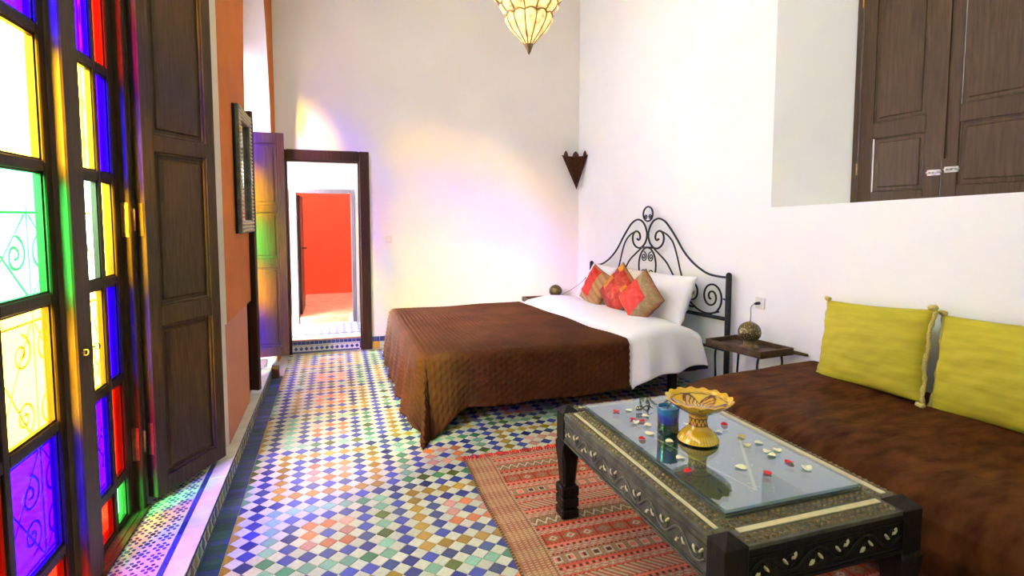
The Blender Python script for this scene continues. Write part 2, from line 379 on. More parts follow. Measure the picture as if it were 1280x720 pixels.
# ---------------------------------------------------------------- tiled ledge under the windows
def ledge():
    L=sroot('trim_1'); L['label']='low tiled ledge running under the stained glass windows'
    zt=.10; y0,y1=1.2,5.27; xr=-.57
    bm=bx((-1.0,y0,-.03),(xr,y1,zt-.004)); box(bm,(-1.0,5.28,-.03),(-.64,5.66,.09)); struct('ledge_core',bm,M['stone'],L)
    struct('ledge_end',bx((xr+.002,5.24,0),(-.505,5.30,.11)),M['wood_door'],L)
    # stone edging slabs
    y=y0
    while y<y1-.01:
        ln=min(.235,y1-y); obj('edging_slab',bx((-.645,y+.001,zt-.004),(xr+.004,y+ln-.002,zt+.002+random.uniform(0,.001)),.001),M['stone'],L); y+=.235
    # blue line of narrow tiles
    y=y0; k=0
    while y<y1-.01:
        obj('border_tile',bx((-.668,y+.001,zt-.004),(-.648,min(y+.104,y1)-.002,zt+.001)),T['navy' if k%3 else 'blue'],L); y+=.105; k+=1
    # cream slabs between
    y=y0
    while y<y1-.01:
        ln=min(.21,y1-y); obj('cream_tile',bx((-.86,y+.0008,zt-.004),(-.671,y+ln-.0008,zt+.0005)),T['white'],L); y+=.21
    # small dark petals let into the cream, far too many to lift one by one
    bm=bmesh.new()
    def disc(cx,cy,r,rot=0,n=6):
        a=[bm.verts.new((cx+r*math.cos(rot+2*PI*q/n),cy+r*math.sin(rot+2*PI*q/n)*1.05,zt+.0012)) for q in range(n)]
        b=[bm.verts.new((v.co.x,v.co.y,zt)) for v in a]
        bm.faces.new(a)
        for q in range(n): bm.faces.new((b[q],b[(q+1)%n],a[(q+1)%n],a[q]))
    y=y0+.03; row=0
    while y<y1-.03:
        for c in range(3):
            cx=-.706-.060*c; cy=y+(.037 if c%2 else 0)
            disc(cx,cy,.0105,.3,8)
            for q in range(6):
                a=q*PI/3+.25; disc(cx+.0225*math.cos(a),cy+.024*math.sin(a),.0080,a,6)
        y+=.074
    fixn(bm); o=obj('inlay_petal',bm,T['navy'],L); o['kind']='stuff'
    # riser: upright lozenge tiles on a pale ground between two dark lines
    struct('riser_band',bx((xr,y0,.0),(xr+.003,y1,.088)),T['white'],L)
    struct('riser_line',bx((xr,y0,.084),(xr+.0055,y1,.090)),T['navy'],L)
    struct('riser_line',bx((xr,y0,.0),(xr+.0055,y1,.010)),T['teal'],L)
    loz={}
    cyc=['navy','brown','ochre','green','navy','brown','olive','slate']
    for k in set(cyc):
        b2=bmesh.new(); extr(b2,[(0,-.022,.002),(0,.004,-.034),(0,.022,-.002),(0,-.004,.034)],(.0035,0,0)); fixn(b2)
        me=bpy.data.meshes.new('lozenge_tile'); b2.to_mesh(me); b2.free(); me.materials.append(T[k]); loz[k]=me
    y=y0+.03; i=0
    while y<y1-.03:
        o=bpy.data.objects.new('lozenge_tile',loz[cyc[i%8]]); C.objects.link(o); o.parent=L; o.location=(xr+.0022,y,.047); y+=.066; i+=1
ledge()

# ---------------------------------------------------------------- panelled leaf (local: hinge at origin, leaf along +X, thickness Y, up Z)
def leaf(name,width,z0,z1,rails,m,parent,loc,rot,stile=.075,thick=.04,gap=0,mp=None,panels=True):
    """rails: list of (z_low,z_high) of the rails between the panels"""
    bm=bmesh.new(); t=thick/2
    box(bm,(0,-t,z0),(stile,t,z1),0,.003); box(bm,(width-stile,-t,z0),(width,t,z1),0,.003)
    for a,b in rails: box(bm,(stile,-t,a),(width-stile,t,b),0,.002)
    fixn(bm)
    me=bpy.data.meshes.new(name); bm.to_mesh(me); bm.free(); me.materials.append(m)
    o=bpy.data.objects.new(name,me); C.objects.link(o); o.parent=parent; o.location=Vector(loc)-wloc(parent); o.rotation_euler=(0,0,rot)
    gaps=gap if isinstance(gap,(list,tuple)) else [gap]*9
    for gap,(a0,a),(b,b0) in zip(gaps,rails[:-1],rails[1:]):
        bm=bmesh.new(); x0,x1=stile+gap,width-stile; g=.012
        # field, raised centre and moulding bead
        box(bm,(x0,-.008,a),(x1,.008,b))
        box(bm,(x0+.03,-.014,a+.03),(x1-.03,.014,b-.03),0,.006)
        for s in (-1,1):
            y=s*(t-.006)
            for (p,q) in ((((x0,a),(x0+g,b)),) if not gap else ())+(((x1-g,a),(x1,b)),((x0+g,a),(x1-g,a+g)),((x0+g,b-g),(x1-g,b))):
                box(bm,(p[0],min(y,y-s*.014),p[1]),(q[0],max(y,y-s*.014),q[1]),0,.003)
        fixn(bm); me=bpy.data.meshes.new('panel'); bm.to_mesh(me); bm.free(); me.materials.append(mp or m)
        c=bpy.data.objects.new('panel',me); C.objects.link(c); c.parent=o
    return o

# ---------------------------------------------------------------- stained glass windows in the left wall
ROWS=[(.13,.30,),(.335,.73),(.765,1.165),(1.20,1.60),(1.635,2.04),(2.075,2.47),(2.505,2.85)]
WIDE=['red','purple','yellow','green','yellow','purple','yellow']
NARR=['green','red','purple','yellow','purple','red','purple']
def casement(parent,y0,y1,flip,xg=-.915,stile=.065,meet=.05,pale=False):
    """glazed leaf between y0 and y1; wide panes next to the meeting side"""
    t=.018; z0,z1=.115,2.92
    f=bmesh.new()
    lo,hi=y0,y1
    if flip: s0,s1=meet,stile     # meeting stile at the low side
    else: s0,s1=stile,meet
    box(f,(xg-t,lo,z0),(xg+t,lo+s0,z1),0,.004); box(f,(xg-t,hi-s1,z0),(xg+t,hi,z1),0,.004)
    a,b=lo+s0,hi-s1; W_=b-a; nb=.035; nw=.11
    if flip: wide=(a,b-nw-nb); nar=(b-nw,b); bar=(b-nw-nb,b-nw)
    else: wide=(a+nw+nb,b); nar=(a,a+nw); bar=(a+nw,a+nw+nb)
    box(f,(xg-t*.8,bar[0],z0),(xg+t*.8,bar[1],z1),0,.003)
    zs=[z0]+[v for r in ROWS for v in r]+[z1]
    # rails: the wide column steps with ROWS; the narrow column the same
    for q in range(0,len(zs),2):
        for c in (wide,nar): box(f,(xg-t*.8,c[0],zs[q]),(xg+t*.8,c[1],zs[q+1]),0,.002)
    # glazing beads
    for r in ROWS:
        for c in (wide,nar):
            for (p,q) in (((c[0],r[0]),(c[0]+.008,r[1])),((c[1]-.008,r[0]),(c[1],r[1])),((c[0],r[0]),(c[1],r[0]+.008)),((c[0],r[1]-.008),(c[1],r[1]))):
                box(f,(xg-.006,p[0],p[1]),(xg+.008,q[0],q[1]))
    fixn(f); o=obj('casement',f,M['window_wood'],parent)
    for k,r in enumerate(ROWS):
        for c,cols in ((wide,WIDE),(nar,NARR)):
            key=cols[k]
            if pale and k==3 and cols is WIDE: key='pale'
            obj('pane',bx((xg-.003,c[0]+.001,r[0]+.001),(xg,c[1]-.001,r[1]-.001)),G[key],o)
    return o
def window_left(name,y0,y1,post,pale):
    w=sroot(name,(-.9,(y0+y1)/2,.1))
    bm=bmesh.new(); 
    box(bm,(-.96,y0-.06,.05),(-.885,y0,2.99),0,.004); box(bm,(-.96,y1,.05),(-.860,y1+.045,2.99),0,.003)
    box(bm,(-.96,y0,2.93),(-.88,y1,3.0)); box(bm,(-.96,y0,.05),(-.87,y1,.113),0,.002)
    box(bm,(-.87,y0-.05,.101),(-.845,y1+.05,.112),0,.002)
    fixn(bm); obj('window_frame',bm,M['wood'],w)
    m=post
    a=casement(w,y0,m-.09,False)
    obj('centre_post',bx((-.915,m-.085,.114),(-.857,m+.045,2.93),.006),M['wood'],w)
    b=casement(w,m+.05,y1,True,pale=pale)
    # stained bead plate and the two little hooks of the latch
    if name=='window_1':
        for yy,xx in ((m-.055,-.857),(m+.040,-.857)):
            bm=bmesh.new(); tube(bm,[(xx,yy,.975),(xx+.010,yy,.975)],.0035)
            tube(bm,[(xx+.012+.010*math.cos(q*PI/7-PI*.75),yy+.003*math.sin(q),.975+.010*math.sin(q*PI/7-PI*.75)) for q in range(11)],.0026)
            obj('latch_hook',bm,M['brass'],w)
    return w
w1=window_left('window_1',1.68,2.82,2.32,True)
w2=window_left('window_2',4.66,5.52,5.05,False)
# wrought iron grille outside the first window
def grille():
    bm=bmesh.new(); x=-1.12; r=.006
    def P(l): return [(x,u,z) for u,z in l]
    for zz in (.12,.55,1.05,1.14,1.47): tube(bm,P([(1.5,zz),(4.3,zz)]),r)
    for yy in [1.5+.35*k for k in range(9)]: tube(bm,P([(yy,.1),(yy,1.50)]),r*.8)
    for k in range(8):
        c=1.675+.35*k
        for z,s in ((1.31,1),(.94,1),(.70,-1),(.40,1),(.24,-1)):
            for sg in (-1,1):
                tube(bm,P(spiral(c+sg*.082,z,.078,PI/2 if s>0 else -PI/2,1.6*1,-sg*s)),r,5)
        for z0,z1 in ((.56,1.04),(.13,.54),(1.15,1.46)):
            tube(bm,P([(c-.16,z0),(c+.16,z1)]),r*.7,5); tube(bm,P([(c+.16,z0),(c-.16,z1)]),r*.7,5)
    for yy in (2.75,3.1,3.45,3.8,4.15): tube(bm,P([(yy,1.5),(yy,2.9)]),r)
    for k in range(4):
        c=2.925+.35*k
        for z in (1.62,1.80,1.98,2.2,2.4,2.6,2.8):
            for sg in (-1,1): tube(bm,P(spiral(c+sg*.082,z,.078,PI/2,1.6,-sg)),r,5)
    tube(bm,P([(2.75,2.9),(4.15,2.9)]),r)
    obj('grille',bm,M['grille_iron'],w1)
grille()
# wooden shutter leaves
ang=math.atan2(3.27-2.865,-.597+.817); hx,hy=-.817-math.sin(ang)*.026,2.865+math.cos(ang)*.026
sh=leaf('shutter',.462,.135,3.0,[(.135,.215),(.94,1.03),(1.755,1.83),(2.86,3.0)],M['wood'],w1,(hx,hy,0),ang,stile=.066,thick=.052)
for z in (.42,1.44,2.5):
    bm=bmesh.new(); n_=Vector((math.cos(ang),math.sin(ang),0)); p_=Vector((hx,hy,0))-n_*.002; t_=Vector((-math.sin(ang),math.cos(ang),0))
    q_=[p_-t_*.020-n_*.002,p_+t_*.006-n_*.002,p_+t_*.006,p_-t_*.020]; prism(bm,[v[:2] for v in q_],z-.075,z+.075)
    box(bm,(-.895,2.8175,z-.075),(-.868,2.8200,z+.075)); tube(bm,[(-.857,2.852,z-.05),(-.857,2.852,z+.05)],.006); fixn(bm); obj('hinge',bm,M['brass'],w1)
sh2=leaf('shutter',.40,.135,2.235,[(.135,.225),(.985,1.065),(1.50,1.565),(2.14,2.235)],M['wood_door'],w2,(-.835,5.535,0),R(4),stile=.062,thick=.04)
leaf('shutter',.36,.135,2.235,[(.135,.225),(.985,1.065),(2.14,2.235)],M['wood_frame'],w2,(-.90,4.615,0),R(-22),stile=.055,thick=.035)

# ---------------------------------------------------------------- doorway, step and the rooms beyond
def doorway():
    d=sroot('door_1',(0,YE,0))
    bm=bmesh.new(); yf=YE-.035
    for (x0,x1) in ((-.565,-.468),(.262,.366)): box(bm,(x0,yf,.0),(x1,YE+.10,2.156),0,.008)
    box(bm,(-.468,yf,2.045),(.262,YE+.10,2.156),0,.008)
    box(bm,(-.485,yf+.02,.0),(-.455,YE+.12,2.05)); box(bm,(.247,yf+.02,0),(.277,YE+.12,2.05)); box(bm,(-.46,yf+.02,2.03),(.25,YE+.12,2.06))
    fixn(bm); obj('door_frame',bm,M['wood_frame'],d)
    # raised step with tiled riser
    st=sroot('trim_2',(0,YE,0)); st['label']='tiled door step with blue lozenge riser'
    obj('step_core',bx((-.50,YE-.0,-.03),(.262,YE+.24,.130)),M['court_white'],st)
    obj('step_nosing',bx((-.50,YE-.012,.131),(.262,YE+.05,.150),.003),M['step_stone'],st)
    k=0; x=-.49
    while x<.235:
        wv=.043; obj('riser_tile',bx((x,YE-.005,.094),(x+wv-.003,YE+.0,.128),.0008),T['blue' if k%4 else 'slate'],st); x+=wv; k+=1
    x=-.47
    while x<.235:
        bm=bmesh.new(); extr(bm,[(x-.021,YE-.0055,.050),(x,YE-.0055,.029),(x+.021,YE-.0055,.050),(x,YE-.0055,.071)],(0,.006,0)); fixn(bm); obj('riser_lozenge',bm,T['blue'],st); x+=.052
    obj('riser_line',bx((-.49,YE-.004,.076),(.232,YE+.0,.083)),T['white'],st)
    obj('riser_line',bx((-.49,YE-.005,.004),(.232,YE+.0,.020)),T['slate'],st)
    for z in (.02,.056,.092): obj('riser_tile',bx((.236,YE-.005,z),(.258,YE+.0,z+.033),.0008),T['blue'],st)
    # corridor floor of blue and white squares
    fl=struct('floor_corridor',bx((-2.2,YE+.22,-.05),(1.6,7.05,.145)),M['court_white'])
    bm=bmesh.new(); bm2=bmesh.new(); p=.083
    for i in range(-14,12):
        for j in range(0,15):
            for q in (0,1):
                cx=i*p+q*p/2; cy=YE+.26+j*p+q*p/2
                if cy>7.0 or cx<-.9 or cx>.6: continue
                b_=bm if q==0 else bm2; h=p/2-.002
                extr(b_,[(cx,cy-h,.145),(cx+h,cy,.145),(cx,cy+h,.145),(cx-h,cy,.145)],(0,0,.006))
    fixn(bm); fixn(bm2)
    o=obj('blue_tile',bm,T['blue'],fl); o['kind']='stuff'; o=obj('white_tile',bm2,T['white'],fl); o['kind']='stuff'
    # whitewashed far wall of the passage
    y=7.05; bm=bmesh.new(); l,r,h=-.52,.235,1.785
    box(bm,(-2.2,y,0),(l,y+.2,4.5)); box(bm,(r,y,0),(1.6,y+.2,4.5)); box(bm,(l,y,h),(r,y+.2,4.5))
    struct('wall_corridor',bm,M['court_white'])
    struct('wall_corridor_left',bx((-2.4,YE+.22,0),(-2.2,7.25,4.5)),M['court_white'])
    struct('wall_corridor_right',bx((1.6,YE+.22,0),(1.8,7.25,4.5)),M['court_white'])
    d2=sroot('door_2',(-.15,y,.15))
    bm=bmesh.new()
    box(bm,(l-.01,y-.03,.15),(l+.09,y+.1,h+.01),0,.005); box(bm,(r-.04,y-.03,.15),(r+.01,y+.1,h+.01),0,.005); box(bm,(l+.09,y-.03,h-.04),(r-.04,y+.1,h+.01),0,.005)
    fixn(bm); obj('door_frame',bm,M['grey_wood'],d2)
    lf=obj('door_leaf',bx((l+.085,y+.12,.25),(l+.12,y+.78,h-.06),.004),M['wood_frame'],d2)
    bm=bmesh.new(); tube(bm,[(l+.13,y+.2,1.07),(l+.17,y+.2,1.07),(l+.175,y+.28,1.07)],.009); obj('door_handle',bm,M['iron'],lf)
    # brown step and glowing red room
    st2=sroot('trim_3',(-.15,y,.15)); 
    obj('threshold',bx((l+.085,y-.01,.15),(r-.085,y+.2,.235),.006),M['brown_stone'],st2)
    struct('shade_roof_corridor',bx((-2.4,YE+.22,4.5),(1.8,6.975,4.6)),M['court_white']); struct('shade_roof_red_room',bx((-1.8,y,3.4),(1.6,8.94,3.5)),M['court_white'])  # unseen covers added to cut the sky light, slits left for brightness
    struct('floor_red_room',bx((-1.6,y+.2,.0),(1.4,9.2,.23)),M['brown_stone'])
    struct('wall_red_room',bx((-1.6,9.2,0),(1.4,9.4,3.4)),M['red'])
    struct('wall_red_room_left',bx((-1.8,y+.2,0),(-1.6,9.4,3.4)),M['red'])
    struct('wall_red_room_right',bx((1.4,y+.2,0),(1.6,9.4,3.4)),M['red'])
    # tiled skirting to the right of the door
    b=sroot('baseboard_end',(1,YE,0))
    x=.372; k=0
    while x<2.7:
        obj('skirting_tile',bx((x,YE-.010,.004),(x+.077,YE,.078),.001),T['ochre' if k%2==0 else 'white'],b)
        obj('skirting_tile',bx((x,YE-.010,.082),(x+.077,YE,.135),.001),T['navy'],b); x+=.08; k+=1
doorway()

# ---------------------------------------------------------------- high shuttered window in the right wall
def right_window():
    w=sroot('window_3',tuple(RW(4,-.44,1.6)))
    off=-.42; ang=math.atan2(-D.y,-D.x)     # along the wall towards the camera
    def bar(s0,s1,z0,z1,o0=-.455,o1=-.395,bm=None):
        pts=[RW(s0,o0,0)[:2],RW(s1,o0,0)[:2],RW(s1,o1,0)[:2],RW(s0,o1,0)[:2]]
        prism(bm,pts,z0,z1)
    bm=bmesh.new()
    bar(3.275,3.31,1.52,3.35,bm=bm); bar(5.05,5.12,1.52,3.35,bm=bm); bar(3.275,5.12,3.28,3.35,bm=bm)
    bar(3.31,5.05,1.50,1.545,bm=bm)
    fixn(bm); obj('window_frame',bm,M['wood_r'],w)
    z=lambda s:0
    for k,(s0,wd) in enumerate(((3.315,.5225),(3.842,.64))):
        p=RW(s0,off,0); dz=.02*k
        l=leaf('shutter',wd,1.55+dz*.5,3.27,[(1.55+dz*.5,1.62+dz),(1.975+dz*1.5,2.075+dz*1.5),(3.17,3.27)],M['wood_r'],w,(p.x,p.y,0),ang,stile=.095 if k==0 else .085,thick=.035,gap=[(.007,0),(0,.003)][k])
        if k==0:
            bm=bmesh.new(); e=s0+wd-.006; pts=[RW(e,off+.018,0),RW(e+.028,off+.018,0),RW(e+.028,off+.028,0),RW(e,off+.028,0)]
            prism(bm,[v[:2] for v in pts],1.80,3.26); fixn(bm); obj('cover_strip',bm,M['wood_r'],w)
        # pale barrel bolt plate
        s=s0+wd-.07 if k==0 else s0+.02
        bm=bmesh.new(); q=.075
        pts=[RW(s,off+.0185,0),RW(s+q,off+.0185,0),RW(s+q,off+.0245,0),RW(s,off+.0245,0)]
        prism(bm,[v[:2] for v in pts],1.704+dz*.6,1.738+dz*.6)
        tube(bm,[RW(s-.005,off+.026,1.7215+dz*.6),RW(s+q+.008,off+.026,1.7215+dz*.6)],.005)
        for e in (.012,.038,.062): tube(bm,[RW(s+e,off+.018,1.7215+dz*.6),RW(s+e,off+.040,1.7215+dz*.6)],.0055)
        fixn(bm); obj('bolt',bm,M['silver'],w)
    # remaining closed leaf out of view towards the camera
    p=RW(4.49,off,0); leaf('shutter',.55,1.56,3.27,[(1.56,1.64),(2.0,2.1),(3.17,3.27)],M['wood_r'],w,(p.x,p.y,0),ang,stile=.09,thick=.035)
    for z in (1.78,2.9):
        bm=bmesh.new(); tube(bm,[RW(3.312,off+.022,z-.04),RW(3.312,off+.022,z+.04)],.007); obj('hinge',bm,M['brass'],w)
right_window()

# ---------------------------------------------------------------- rug
def rug():
    x0,x1,y0,y1=.70,2.25,.95,3.085
    nu,nv=310,428
    tan=(.48,.25,.10); red=(.70,.125,.07); coral=(.78,.22,.13); olive=(.30,.20,.09); dark=(.10,.05,.035); pale=(.62,.50,.33); brick=(.50,.09,.04)
    def base(i,j):
        x=x0+(x1-x0)*i/nu; y=y0+(y1-y0)*j/nv
        x+=-.02*(1-(j/nv))+.004*math.sin(y*9)
        z=.006+.0018*math.sin(x*7+y*3)+.0012*math.sin(y*13)
        if i in (0,nu) or j in (0,nv): z=.0015
        return (x,y,z)
    me=grid(nu,nv,base); cols=[]
    P_=.148
    for j in range(nv+1):
        for i in range(nu+1):
            u=i*.005; v=j*.005
            if u<.165:   # border with dashes in a lattice
                c=tan if (int(v/.075)%2) else (.42,.16,.07)
                if (j%3==0) and (i%5 in(1,2,3)): c=pale if u>.02 else olive
                if i%5==0 and j%2: c=olive
                if u<.014 or abs(u-.15)<.005: c=dark if j%4<2 else olive
            else:
                k=int(v/P_); q=(v%P_)/P_; kk=k%4
                c=coral if k%2 else red
                if q<.10: c=red if k%2 else coral
                elif q<.14 or .60<q<.64: c=dark if (i//2)%2 else red
                elif q<.60:
                    t=(q-.14)/.46
                    if kk==0:   # lozenges between bars
                        m=((u/.085)%1-.5)*2; dd=abs(m)+abs(t-.5)*2
                        c=olive if dd<.9 else (brick)
                        if dd<.55: c=pale if n1(int(u/.085)+k*3.1)>.4 else (.35,.25,.14)
                        if dd<.25: c=brick
                        if abs(m)>.94: c=dark
                    elif kk==1: # zigzag
                        zz=abs(((u/.05)%1)-.5)*2; c=olive
                        if abs(t-zz*.6-.2)<.14: c=pale
                        elif abs(t-zz*.6-.2)<.24: c=dark
                    elif kk==2:  # fine chevrons
                        c=pale if ((i+ (j%6))//2)%3==0 else (olive if ((i+j)//2)%2 else brick)
                    else:
                        m=((u/.06+.5*(k%3))%1-.5)*2; dd=max(abs(m),abs(t-.5)*1.8)
                        c=(.36,.22,.11)
                        if .35<dd<.55: c=pale
                        elif dd<.35: c=dark if n1(int(u/.06)*1.7+k)>.5 else coral
                elif q>.90: c=dark if (i//3)%2 else coral
            if u>=.165 and .66<(v%P_)/P_<.88:
                c=(.40,.24,.13) if (i//2+j)%4<2 else ((.60,.45,.30) if (j%3) else (.55,.12,.07))
            h=.78+.32*n1(i*1.37+j*91.7)*.8; h*=1+.08*sn(u*6,v*6)
            cols.append(tuple(a*h for a in c))
    colour(me,cols)
    t=thing('rug','red striped kilim rug with tan left border under the carved coffee table','rug',(1.5,2.0,0))
    mobj('woven_field',me,attr_mat('kilim_wool',.95,.5,350,spec=.1),t,True)
    bm=bmesh.new()
    for k in range(118):
        x=x0+.013*k+random.uniform(-.003,.003); l_=random.uniform(.03,.055); a=random.uniform(-.5,.5)
        tube(bm,smoothpts([(x,y1-.004,.006),(x+a*.3*l_,y1+l_*.4,.013),(x+a*l_,y1+l_,.004)],3),[.0045]*3+[.006]*3+[.002],5)
    o=obj('fringe',bm,mat('red_wool_fringe',(.74,.07,.05),.9,var=.3,scale=50),t); o['kind']='stuff'
rug()

# ---------------------------------------------------------------- bed
BZ=.53
def bed():
    t=thing('bed','double bed with black wrought iron scroll headboard against the white wall','bed',(1.7,4.62,0))
    y0,y1=3.66,5.60
    obj('bed_base',bx((.62,y0+.03,.20),(2.80,y1-.03,.31),.01),mat('red_brown_base_cloth',(.11,.02,.015),.8,var=.4,scale=25),t)
    # mattress
    bm=bx((.58,y0,.31),(2.83,y1,BZ-.035)); bmesh.ops.bevel(bm,geom=list(bm.edges),offset=.035,segments=3,affect='EDGES'); obj('mattress',bm,M['white_cloth'],t,True)
    for x in (.72,2.62):
        for y in (y0+.12,y1-.12): obj('leg',bx((x-.03,y-.03,0),(x+.03,y+.03,.2),.004),M['ebony'],t)
    bm=bmesh.new(); box(bm,(2.1,y0-.02,.225),(2.86,y0+.02,.265)); obj('side_rail',bm,M['iron'],t)
    # headboard: u runs from the centre to the near post, right wall plane offset .06
    hb=None
    sc=1.535; hw=1.092    # centre and half width in s
    def Q(u,z,o=.055):
        p=RW(sc+u,o,z+.032*u-0.0); return p
    bm=bmesh.new(); tube(bm,[Q(-hw,.36),Q(hw,.36)],.012); tube(bm,[Q(-hw,.612),Q(hw,.612)],.016,8)
    hb=obj('headboard',bm,M['iron'],t)
    for s in (-1,1):
        bm=bmesh.new(); pts=[Q(s*hw,-.032*s*hw),Q(s*hw,.965)]; tube(bm,pts,.023,12)
        top=Q(s*hw,.965); lathe(bm,[(.023,0),(.020,.010),(.010,.018),(.0001,.021)],12,top); obj('post',bm,M['iron'],hb,True)
    def stroke(pts,r=.008,k=5,sm=True):
        for s in (-1,1):
            bm=bmesh.new(); P=[Q(s*u,z) for u,z in pts]; tube(bm,smoothpts(P,k) if sm else P,r,7); obj('scroll',bm,M['iron'],hb)
    # main shoulder sweeping up from the post into the volute beside the centre line
    main=[(1.092,.945),(1.0,.945),(.86,.96),(.73,1.01),(.62,1.075),(.53,1.15),(.44,1.25),(.355,1.335),(.27,1.405),(.18,1.435),(.10,1.42),(.045,1.37),(.012,1.295),(.03,1.22),(.09,1.165),(.16,1.155),(.225,1.185),(.255,1.24),(.24,1.295),(.19,1.32),(.14,1.30),(.125,1.255),(.15,1.232),(.178,1.245)]
    stroke(main,.0095)
    stroke([(.20,1.322),(.30,1.285),(.385,1.22),(.44,1.12),(.49,.99),(.535,.86),(.55,.64)],.008)
    stroke([(.10,1.155),(.20,1.095),(.30,1.03),(.40,.92),(.47,.83),(.55,.66)],.008)
    # lower scroll pair beside the post
    stroke(spiral(.90,.775,.145,-PI/2-.2,2.0,1,.13,44),.008,1,False)
    stroke(spiral(.655,.79,.13,-PI/2+.2,2.0,-1,.13,44),.008,1,False)
    stroke([(.99,.66),(.88,.632),(.78,.64),(.68,.68),(.60,.74)],.008)
    stroke([(1.092,.76),(1.04,.77)],.007,1,False)
    # centre ring, oval and their curls
    bm=bmesh.new(); tube(bm,[Q(.078*math.cos(a*PI/14),1.485+.070*math.sin(a*PI/14)) for a in range(28)],.0085,7,True); obj('ring',bm,M['iron'],hb)
    stroke(spiral(.033,1.455,.032,PI*1.5,1.5,1,.2,20),.0055,1,False)
    bm=bmesh.new(); tube(bm,[Q(.14*math.cos(a*PI/18),.985+.175*math.sin(a*PI/18)) for a in range(36)],.0085,7,True); obj('ring',bm,M['iron'],hb)
    for z,sg in ((1.068,1),(.905,-1)):
        stroke(spiral(.058,z,.052,sg*PI/2,1.8,1,.15,30),.0055,1,False)
    bm=bmesh.new(); tube(bm,[Q(-.10,1.160),Q(.10,1.160)],.010); obj('scroll_collar',bm,M['iron'],hb)
bed()

# quilted brown bedspread
def bedspread():
    xf,yn,yf,xh=.56,3.63,5.62,1.93; rad=.05
    A,Bn,Bf=.515,.40,.42
    step=.0125
    nu=int((A+(xh-xf))/step); nv=int((Bn+(yf-yn)+Bf)/step)
    def P(i,j):
        s=-A+i*step; v=-Bn+j*step          # s>0 on the bed from foot to head; v>0 on the bed from near side
        W_=yf-yn; a=max(0,-s); bnear=max(0,-v); bfar=max(0,v-W_)
        b=bnear if bnear>0 else bfar; sg=-1 if bnear>0 else 1
        x=xf+max(0,s); y=yn+min(max(v,0),W_)
        if s>0: x+=0.155*0+.18*(1-min(max(v/W_,0),1))*(s/(xh-xf))
        # soft hollows on the top
        z=BZ+.012*sn(x*2.2,y*2.0)-.01
        r=math.hypot(a,b)
        if r>0:
            # arc over the edge, then hang
            dx,dy=(-a/r,sg*b/r)
            if r<rad*PI/2: out=rad*math.sin(r/rad); dz=rad*(1-math.cos(r/rad))
            else:
                h=r-rad*PI/2; fl=.13*h if b<a else .03*h
                if a>0 and b>0:
                    c=min(a,b)/max(a,b); fl+=h*c*.5
                out=rad+fl; dz=rad+h*math.sqrt(max(.1,1-(fl/max(h,1e-4))**2))
            w=min(1,max(0,(dz-.05)/.3))
            if a>0 and b>0: dx*=.25
            x+=dx*out; y+=dy*out
            # hanging folds
            if b>0:
                g=math.exp(-(max(s,0)/.15)**2)*(1-.5*min(1,a/A)); z-=w*.15*g; y+=sg*w*.11*g
            if b>0 and a==0: y+=w*(.016*math.sin(x*11+.8+2*math.sin(v*3))+.010*math.sin(x*27+3*math.sin(v*5)))*( .4+.9*math.exp(-((x-.9)/.4)**2))
            elif a>0 and b==0: x+=w*(.018*math.sin(y*14)+.010*math.sin(y*33+1))
            z-=dz
            if b>0 and a==0 and bnear>0: z+=0
        else: z=z
        # rows of woven puckers
        q=.0065*(math.sin((s)*2*PI/.034)*.65+.35*math.sin(s*2*PI/.034+1.6*math.sin(v*2*PI/.05)))*1.0
        if r==0: z+=q
        elif a>=b: x-=q; z+=.3*q
        else: y+=sg*(.006*math.sin(s*2*PI/.034)+.006*math.sin(v*2*PI/.05+(int(s/.034)%2)*PI))
        z=max(z,.008+.003*math.sin(x*30))
        return (x,y,z)
    me=grid(nu,nv,P)
    m=mat('brown_quilted_cotton',(.074,.025,.009),.75,var=.25,scale=5,bump=.5,bscale=60,sheen=.04,spec=.06,bdist=.006)
    t=thing('bedspread','brown puckered bedspread with fringe draped over the foot of the bed','bedspread',(.9,4.6,0))
    o=mobj('cover_cloth',me,m,t,True)
    s=o.modifiers.new('thick','SOLIDIFY'); s.thickness=.006; s.offset=1
    bm=bmesh.new()
    for j in range(6,nv-10,2):
        p=Vector(P(0,j)); 
        if random.random()<.25: continue
        q=p+Vector((-.012-random.random()*.01,random.uniform(-.008,.008),-.03)); q.z=max(.004,q.z)
        tube(bm,[p+Vector((0,0,.003)),(p+q)/2,q],[.0022,.002,.001],4)
    for i in range(0,20):
        p=Vector(P(i,0)); q=p+Vector((random.uniform(-.01,.01),-.01,-.02)); q.z=max(.003,q.z); tube(bm,[p,q],.0018,4)
    f=obj('fringe',bm,m,t); f['kind']='stuff'
bedspread()

